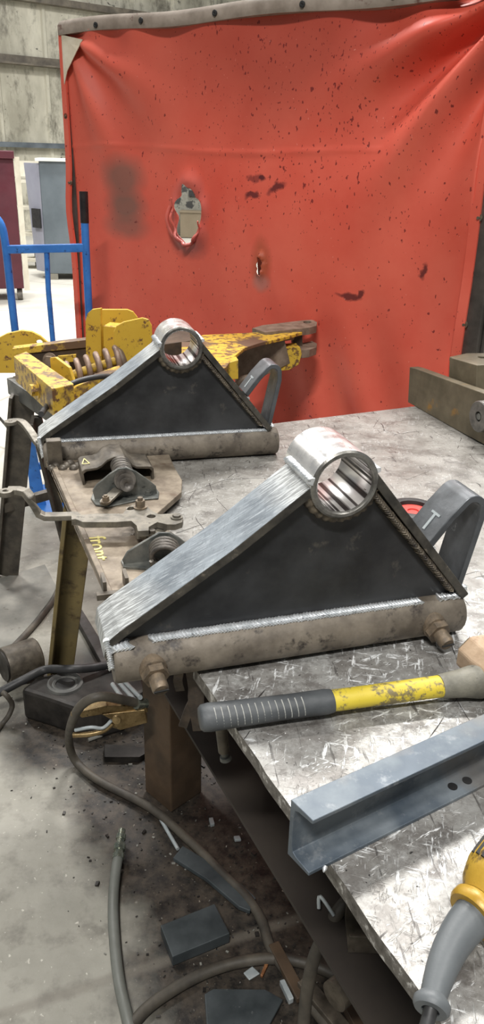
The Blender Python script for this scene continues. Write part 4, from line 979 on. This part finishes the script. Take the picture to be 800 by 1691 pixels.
def octo(t, rr): 
    return [hc_ + hd * .022 + hx * t + (hy * math.cos(R(22.5 + 45 * k)) + UZ * math.sin(R(22.5 + 45 * k))) * rr for k in range(8)]
st = [(-.072, .026), (-.064, .033), (-.035, .034), (-.02, .030), (.02, .030), (.035, .034), (.064, .033), (.072, .026)]
vs = [p for t_, r_ in st for p in octo(t_, r_)]; fs = [(i * 8 + j, i * 8 + (j + 1) % 8, i * 8 + 8 + (j + 1) % 8, i * 8 + 8 + j) for i in range(7) for j in range(8)] + [tuple(range(8)), tuple(56 + j for j in reversed(range(8)))]
mb.add(vs, fs, 0)
for i in range(len(mb.mi)):
    if i in (48 + j for j in range(8)) or i == 57: mb.mi[i] = 1
mb.build('head', ['hhead', 'hface'], bevel=.003)

# channel offcut
cA, cB = P(510, 1447, .9), P(800, 1300, .9); cd = (cB - cA).normalized(); cn = Vector((-cd.y, cd.x, 0))
Lc = .62; flg = (P(475, 1410, .9) - cA).dot(cn); hC = .078
start = cA + cd * 0
skew = cd * (P(475, 1410, .9) - cA).dot(cd)      # sawn at a slight angle
t_ = .006
def cp(n_, z): return cA + cn * n_ + skew * (n_ / flg) + UZ * z
pts = [cp(0, 0), cp(flg, 0), cp(flg, hC), cp(0, hC), cp(0, hC - t_ * .8), cp(flg - t_ - .008, hC - t_ - .001), cp(flg - t_ - .002, hC - t_ - .004), cp(flg - t_, hC - t_ - .012), cp(flg - t_, t_ + .012), cp(flg - t_ - .002, t_ + .004), cp(flg - t_ - .008, t_ + .001), cp(0, t_ * .8)]
chn = thing('steel_channel', cA, 'blue grey steel channel offcut lying across the near bench edge', 'steel channel')
mb = Off(chn); mb.prism([pts], cd * Lc); mb.build('channel_body', 'channel', smooth=30, bevel=.0008)
mb = Off(chn)
for q, dz in ((.022, -.006),): mb.lathe(cA + cd * q + UZ * .002, (-.3, -.8, -.3), [(0, .003), (.003, .0028), (.006, .001), (.007, 0)], 8)
mb.build('cut_burr', 'weld', smooth=50)
mb = Off(chn)
for px_, py_ in ((748, 1284), (772, 1274)):
    c_ = P(px_, py_ + 15, .9 + t_ + .0004); mb.lathe(c_, UZ, [(0, .006), (.0008, .006), (.0008, 0)], 18)
mb.build('stamped_dot', 'rubber')

# grinder
gz = .945
g0 = P(716, 1664, .925); 
gr = thing('angle_grinder', P(770, 1500, gz), 'yellow and grey power tool cut off by the frame at lower right', 'power tool')
path = smoothpath([P(713, 1662, .922), P(722, 1625, .926), P(738, 1580, .932), P(760, 1540, .938), P(789, 1505, .945)], 5); n = len(path)
mb = Off(gr); mb.tube(path, [.0105 + .0095 * (i / (n - 1)) for i in range(n)], 20); mb.build('cable_boot', 'boot', smooth=60)
mb = Off(gr); d = (path[1] - path[0]).normalized(); mb.lathe(path[0] - d * .004, d, [(0, .008), (0, .0145), (.003, .0165), (.008, .0165), (.014, .0115)], 24); mb.build('boot_flange', 'boot', smooth=50)
mb = Off(gr); mb.tube(smoothpath([path[0], P(706, 1690, .915), P(690, 1740, .908), P(650, 1800, .906)], 4), .0062, 12); mb.build('power_cord', 'cable_black', smooth=60)
e = path[-1]; d = (path[-1] - path[-3]).normalized(); d2 = Vector((.75, .66, .02)).normalized()
mb = Off(gr); mb.lathe(e - d * .008, (d + d2 * .5), [(0, .019), (0, .0255), (.004, .028), (.011, .028), (.015, .024)], 28); mb.build('clamp_ring', 'gyellow', smooth=50)
gb = e + d * .008; ax = (d * 1.0 + d2 * .25).normalized()
mb = Off(gr); mb.lathe(gb, ax, [(0, .023), (.012, .032), (.03, .039), (.055, .041), (.085, .038), (.10, .030), (.105, .0)], 36); hb = mb.build('motor_housing', 'gyellow', smooth=60)
a_, b_ = frame_from(ax); b_ = ax.cross(a_).normalized()
# vent slots on side toward the viewer, slightly raised dark slots
tocam = (CAMP - gb); tocam = (tocam - ax * tocam.dot(ax)).normalized(); lat_ = ax.cross(tocam).normalized()
lft = lat_ if lat_.x < 0 else -lat_
for k in range(4):
    mb = Off(gr); pth = []
    for q in range(7):
        th = R(34 + k * 13) ; s_ = .022 + .034 * q / 6 + .002 * k
        rr = .0392 if s_ > .03 else .037
        rr = .0365 + .0045 * math.sin(min(max((s_ - .015) / .05, 0), 1) * math.pi / 2)
        pth.append(gb + ax * s_ + (tocam * math.cos(th) + lft * math.sin(th)) * rr)
    mb.sweep(pth, .0042, .003, tocam); mb.build('vent_slot', 'rubber', hb)
mb = Off(gr); hh_ = gb + ax * .10; mb.cyl(hh_, hh_ + ax * .05, .03, 24); mb.lathe(hh_ + ax * .06, UZ, [(-.035, 0), (-.035, .028), (.02, .03), (.026, .02), (.026, 0)], 28); mb.build('gear_head', 'grey_cast', smooth=40)

# ================================================================ UNDER AND BESIDE THE BENCH
def hose(name, pix, r, mat, label, cat, end=None, hs=None):
    pts = [P(x, y, (r if h is None else h)) if not isinstance(h, tuple) else Q(x, y, h[0]) for (x, y, h) in pix]
    mb = MB(); mb.tube(smoothpath(pts, 8), r, 14); o = mb.build(name, mat, smooth=60); tag(o, label, cat); return o, pts
root = thing('air_hose', P(190, 1500, 0), 'grey air hose with plated coupler standing out of it, on the open floor', 'hose')
hp = [P(x, y, z) for x, y, z in ((196, 1412, .03), (190, 1450, .022), (187, 1500, .015), (190, 1560, .015), (197, 1620, .015), (208, 1670, .015), (222, 1730, .015), (240, 1800, .015))]
mb = Off(root); mb.tube(smoothpath(hp, 8), .0125, 14); mb.build('hose_line', 'hose', smooth=60)
mb = Off(root); d = (hp[0] - hp[1]).normalized(); d = (d + UZ * .15).normalized(); mb.lathe(hp[0] - d * .01, d, [(0, .0), (0, .0145), (.012, .0145), (.014, .011), (.022, .011), (.022, .015), (.036, .015), (.038, .010), (.05, .010), (.05, .0125), (.062, .0125), (.066, .009), (.076, .009), (.076, 0)], 20); mb.build('coupler', 'brass', smooth=35)
hose('hose', [(205, 1712, None), (240, 1668, None), (290, 1632, None), (345, 1604, None), (400, 1588, None), (455, 1583, None), (510, 1592, None), (565, 1616, None), (610, 1650, None)], .0125, 'cable', 'grey brown hose curving across the grimy floor towards the bench', 'hose')
# cable from the earth clamp
cb = [Q(236, 1163, 1.62), Q(205, 1156, 1.58), Q(168, 1150, 1.54), Q(140, 1160, 1.54), Q(122, 1185, 1.58), P(114, 1222, .12), P(126, 1258, .02), P(165, 1290, .016), P(250, 1335, .015), P(320, 1395, .015), P(365, 1440, .015), P(408, 1482, .015), P(432, 1520, .015), P(450, 1570, .015), P(500, 1640, .015), P(560, 1720, .015)]
mb = MB(); mb.tube(smoothpath(cb, 8), .0115, 14); tag(mb.build('welding_cable', 'cable', smooth=60), 'brown welding cable looping from the spring clamp across the dirt', 'cable')
cl = thing('earth_clamp', Q(190, 1190, 1.58), 'tarnished brass spring clamp biting the brown bench leg', 'clamp')
vp(cl, 'upper_jaw', 'clamp', [(126, 1178), (140, 1174), (175, 1166), (240, 1167), (245, 1176), (205, 1184), (170, 1180), (135, 1186)], 1.58, R(8), .03)
vp(cl, 'jaw_plate', 'clamp', [(168, 1180), (240, 1172), (244, 1194), (200, 1206), (180, 1200), (186, 1190)], 1.585, R(8), .018)
mb = Off(cl); mb.tube(smoothpath([Q(121, 1214, 1.57), Q(150, 1212, 1.57), Q(172, 1206, 1.575), Q(186, 1194, 1.58)], 5), .007, 10); mb.build('lower_jaw', 'clamp', smooth=50)
mb = Off(cl); mb.tube(smoothpath([Q(124, 1206, 1.565), Q(150, 1201, 1.565), Q(170, 1202, 1.57), Q(184, 1190, 1.575)], 5), .0045, 10); mb.build('jaw_insert', 'light_scrap', smooth=50)
mb = Off(cl); mb.lathe(Q(193, 1188, 1.56), (0, -1, .2), [(0, 0), (0, .012), (.006, .010), (.008, 0)], 16); mb.lathe(Q(122, 1178, 1.56), (0, -1, .2), [(0, 0), (0, .008), (.006, .006), (.008, 0)], 12); mb.build('rivet', 'clamp', smooth=40)
mb = Off(cl); mb.cyl(Q(225, 1162, 1.60), Q(240, 1162, 1.62), .014, 14); mb.build('cable_lug', 'brass', smooth=40)
# upper left cables
hose('cable', [(118, 905, .03), (96, 975, None), (70, 1015, None), (40, 1050, None), (0, 1090, None), (-40, 1120, None)], .012, 'cable', 'grey cable running down the edge of the flat floor sheet', 'cable')
hose('cable', [(-20, 610 + 60, .35), (8, 700, .2), (22, 722, .05), (30, 760, None)], .008, 'cable_black', 'short black cable at the left edge beside the black stand', 'cable')
# floor sheet
mb = MB(); mb.prism([[P(x, y, .006) for x, y in ((-60, 970), (0, 955), (74, 932), (95, 972), (88, 1000), (45, 1046), (-60, 1120))]], (0, 0, -.005)); tag(mb.build('floor_sheet', 'mat'), 'flat worn grey sheet lying on the floor at the left edge', 'floor sheet')
# pipe stub and dark housing with hose over
c0 = P(40, 1120, 0)
ps = thing('pipe_stub', c0, 'dark short steel tube lying on its side at left edge', 'steel tube')
q0, q1 = Q(12, 1098, 2.15), Q(66, 1080, 2.22)
mb = Off(ps); d = (q1 - q0).normalized(); mb.lathe(q0 - d * .01, d, [(.02, .045), (0, .048), (0, .058), (.005, .06), (.11, .06), (.115, .055), (.115, 0)], 36); mb.build('tube', 'rusty_dark', smooth=40)
mb = Off(ps); mb.lathe(q0 - d * .016, d, [(0, 0), (0, .05), (.01, .05), (.01, 0)], 30); mb.build('end_plug', 'dark_iron', smooth=40)
mb = Off(ps); mb.box((q0 + q1) / 2 - UZ * ((q0.z + q1.z) / 4 + .0), .12, .1, (q0.z + q1.z) / 2 - .05, R(15)); mb.build('saddle', 'dark_iron', bevel=.01)
dh = thing('gear_housing', P(120, 1190, 0), 'low dark iron housing with a pale ring on top, near trestle foot', 'machine part')
hz = .11
mb = Off(dh); out = [(34, 1138), (60, 1118), (120, 1104), (190, 1106), (240, 1120), (245, 1138), (200, 1160), (160, 1172), (120, 1166), (80, 1152)]
ou = [P(x, y, hz) for x, y in out]; mb.prism([ou], (0, 0, -hz)); mb.build('casting', 'dark_iron', bevel=.012)
rcx = P(108, 1130, hz)
mb = Off(dh); mb.lathe(rcx, UZ, [(0, .03), (.004, .03), (.006, .036), (.004, .040), (.008, .043), (.012, .048), (.008, .054), (0, .056)], 40); mb.build('ring', 'stand_grey', smooth=40)
mb = Off(dh); mb.lathe(rcx, UZ, [(0, .028), (.001, .028), (.001, 0)], 30); mb.build('bore', 'rubber')
hz2 = hz + .014
hose('cable', [(-160, 1230, None), (-80, 1185, .03), (-40, 1160, .07), (0, 1143, .10), (40, 1122, hz2), (75, 1106, hz2 + .004), (115, 1105, hz2 + .03), (150, 1103, hz2 + .015), (190, 1097, hz2), (225, 1100, hz2), (262, 1118, .06), (285, 1140, None)], .0135, 'cable_black', 'thick black cable lying over the dark iron housing', 'cable')
hose('cable', [(-30, 1240, None), (0, 1200, None), (14, 1182, .03), (20, 1164, .06), (12, 1150, .10), (4, 1143, .11)], .008, 'cable', 'thin grey cable end dropping to the floor at the left edge', 'cable')
# bright rods under near bracket
mb = MB()
for (x0, y0, x1, y1) in ((186, 1130, 206, 1158), (196, 1126, 222, 1156), (204, 1124, 232, 1152)): mb.cyl(Q(x0, y0, 1.75), Q(x1, y1, 1.6), .006, 8)
tag(mb.build('wire_bundle', 'light_scrap', smooth=50), 'short bundle of pale rods poking out beneath the nearer bracket', 'rods')
# dark timber or bar on floor beyond the trestle
def slab(name, pix, z, t, mat, label, cat, bevel=.002):
    mb = MB(); pts = [P(x, y, z) for x, y in pix]; c = sum(pts, Vector()) / len(pts); c.z = z - t
    mb.prism([pts], (0, 0, -t)); return tag(mb.build(name, mat, origin=c, bevel=bevel), label, cat)
slab('steel_bar', [(120, 1010), (134, 1004), (200, 1110), (180, 1116)], .03, .03, 'dark_iron', 'dark flat bar on the floor behind the olive trestle leg', 'steel bar')
slab('steel_plate', [(265, 1528), (355, 1492), (380, 1541), (285, 1580)], .034, .03, 'blue_steel', 'thick dark rectangular steel block on the dirt floor', 'steel block')
slab('steel_wedge', [(286, 1416), (302, 1396), (350, 1425), (400, 1460), (423, 1482), (413, 1504), (395, 1497), (340, 1450)], .02, .012, 'blue_steel', 'pointed dark steel plate lying beside the brown cable', 'steel plate')
slab('steel_sheet', [(338, 1641), (352, 1633), (440, 1634), (468, 1650), (430, 1720), (350, 1760), (342, 1700)], .02, .008, 'blue_steel', 'dark sheet steel offcut at the bottom edge of picture', 'steel sheet')
slab('metal_chip', [(402, 1606), (417, 1595), (430, 1607), (412, 1618)], .008, .004, 'light_scrap', 'small pale square metal chip between the hose and the dark sheet', 'scrap')
slab('metal_rod', [(438, 1590), (444, 1591), (434, 1612), (430, 1610)], .012, .008, 'bolt_rust', 'tiny reddish scrap stick beside the pale square chip', 'scrap')
slab('steel_strip', [(462, 1618), (470, 1616), (486, 1648), (478, 1652)], .02, .015, 'light_scrap', 'short bright steel strip under the crossing hoses', 'scrap')
slab('steel_bar', [(255, 1235), (172, 1228), (172, 1250), (230, 1250)], .02, .02, 'dark_iron', 'flat dark bar on the floor below the brass clamp', 'steel bar')
slab('metal_chip', [(345, 1350), (352, 1349), (355, 1360), (348, 1362)], .012, .01, 'light_scrap', 'small light chip in the shadow below the bench shelf', 'scrap')
slab('metal_chip', [(386, 1380), (396, 1379), (399, 1386), (388, 1387)], .01, .008, 'light_scrap', 'small pale chip nearest the shelf edge in the shadow', 'scrap')
mb = MB(); mb.cyl(P(264, 1350, .01), P(294, 1402, .01), .005, 8); tag(mb.build('welding_rod', 'light_scrap', smooth=50), 'thin pale rod lying beside the brown cable near the wedge plate', 'rod')
mb = MB(); mb.cyl(P(146, 1222, .008), P(168, 1214, .008), .006, 8); tag(mb.build('welding_rod', 'mat', smooth=50), 'stubby grey rod on the floor under the brass clamp', 'rod')
# scrap bars low down under the bench
mb = MB(); mb.bar(P(500, 1620, .03), P(575, 1710, .03), .03, .02); tag(mb.build('scrap_bar', 'rusty_dark', bevel=.002), 'rusty flat bar lying under the bench, at bottom centre', 'steel bar')
mb = MB(); mb.bar(P(572, 1650, .05), P(610, 1720, .05), .03, .02); tag(mb.build('scrap_bar', 'leg_brown', bevel=.002), 'brown flat bar under the bench, right of the round bar', 'steel bar')
mb = MB(); mb.bar(P(452, 1560, .02), P(500, 1650, .02), .025, .015); tag(mb.build('scrap_bar', 'leg_brown', bevel=.002), 'brown bar passing under the grey brown hose', 'steel bar')
# on the shelf
SZ = .5
mb = MB(); c_ = P(553, 1640, SZ - .12); mb.cyl(P(552, 1646, .3), P(600, 1606, .3), .026, 24); tag(mb.build('round_bar', 'rusty_dark', smooth=40), 'stub of round steel bar poking out from below the shelf', 'steel bar')
for i, (x, y, lab) in enumerate(((572, 1545, 'dark channel offcut on the shelf, nearer of the two'), (592, 1512, 'dark channel offcut on the shelf, behind the nearer one'))):
    o0 = P(x, y, SZ); mb = MB(); dd = (TD * -.5 + TN * 1).normalized(); sx = dd.cross(UZ).normalized()
    g = [(-.03, 0), (.03, 0), (.03, .035), (.025, .035), (.025, .006), (-.025, .006), (-.025, .035), (-.03, .035)]
    mb.prism([[o0 + sx * q + UZ * (z + .001) for q, z in g]], dd * .3); tag(mb.build('channel_offcut', 'rusty_dark', origin=o0, bevel=.001), lab, 'steel channel')
mb = MB(); mb.tube(smoothpath([P(527, 1500, SZ + .012), P(529, 1480, SZ + .03), P(552, 1512, SZ + .01)], 5), .003, 8); tag(mb.build('bent_wire', 'light_scrap', smooth=50), 'thin bent wire rod lying on the bench shelf', 'wire')
hose('cable', [(600, 1470, SZ + .015), (568, 1494, SZ + .015), (545, 1530, SZ - .02), (520, 1580, .4), (507, 1640, .3), (500, 1720, .2)], .011, 'cable', 'dark cable hanging off the bench shelf to the floor', 'cable')
# clamp screw under the hammer
sc = thing('clamp_screw', T(.56, .03, .8), 'thin clamp screw with a foot hanging below the hammer grip', 'clamp')
mb = Off(sc); t0, t1 = T(.53, .012, .878), Q(373, 1252, .93)
t0 = Q(362, 1206, .93); mb.cyl(t0 + UZ * .03, t0.lerp(t1, .75), .0085, 14); mb.build('screw_rod', 'rusty_dark', smooth=40)
mb = Off(sc); mb.cyl(t0.lerp(t1, .75), t1, .0055, 12); mb.lathe(t1, t0 - t1, [(-.002, 0), (-.002, .009), (.004, .008), (.006, .004)], 16); mb.build('foot', 'grey_cast', smooth=40)
# charred strips at the bench corner
ls = thing('leather_straps', T(.7, -.01, .88), 'ragged charred leather straps hanging off bench edge by the hammer', 'straps')
for pts in (((322, 1108), (318, 1150), (322, 1180), (326, 1206)), ((314, 1106), (320, 1150), (312, 1172), (302, 1200)), ((296, 1110), (294, 1125), (298, 1140)), ((330, 1110), (330, 1160), (334, 1196))):
    mb = Off(ls); mb.sweep(smoothpath([Q(x, y, 1.0 + .01 * i) for i, (x, y) in enumerate(pts)], 4), .014, .003, (0, -1, 0)); mb.build('strap', 'leather')

# grit on the floor
rnd = random.Random(3); mb = MB()
for k in range(1300):
    a = rnd.uniform(-.1, 1.9); i = rnd.gauss(.16, .13)
    p = T(a, i, 0); s_ = rnd.uniform(.001, .0034) * (1.8 if rnd.random() < .05 else 1)
    rot = Matrix.Rotation(rnd.uniform(0, 6.3), 3, 'Z') @ Matrix.Rotation(rnd.uniform(-.4, .4), 3, 'X')
    mb.box(p + Vector((0, 0, s_ * .35)), s_ * 2, s_ * rnd.uniform(.6, 1.6), s_, rot=rot, mi=0 if rnd.random() < .85 else 1)
o = mb.build('floor_grit', ['dark_iron', 'mat']); tag(o, 'loose grit and metal chips strewn on the dirty floor below the bench', 'grit', kind='stuff')
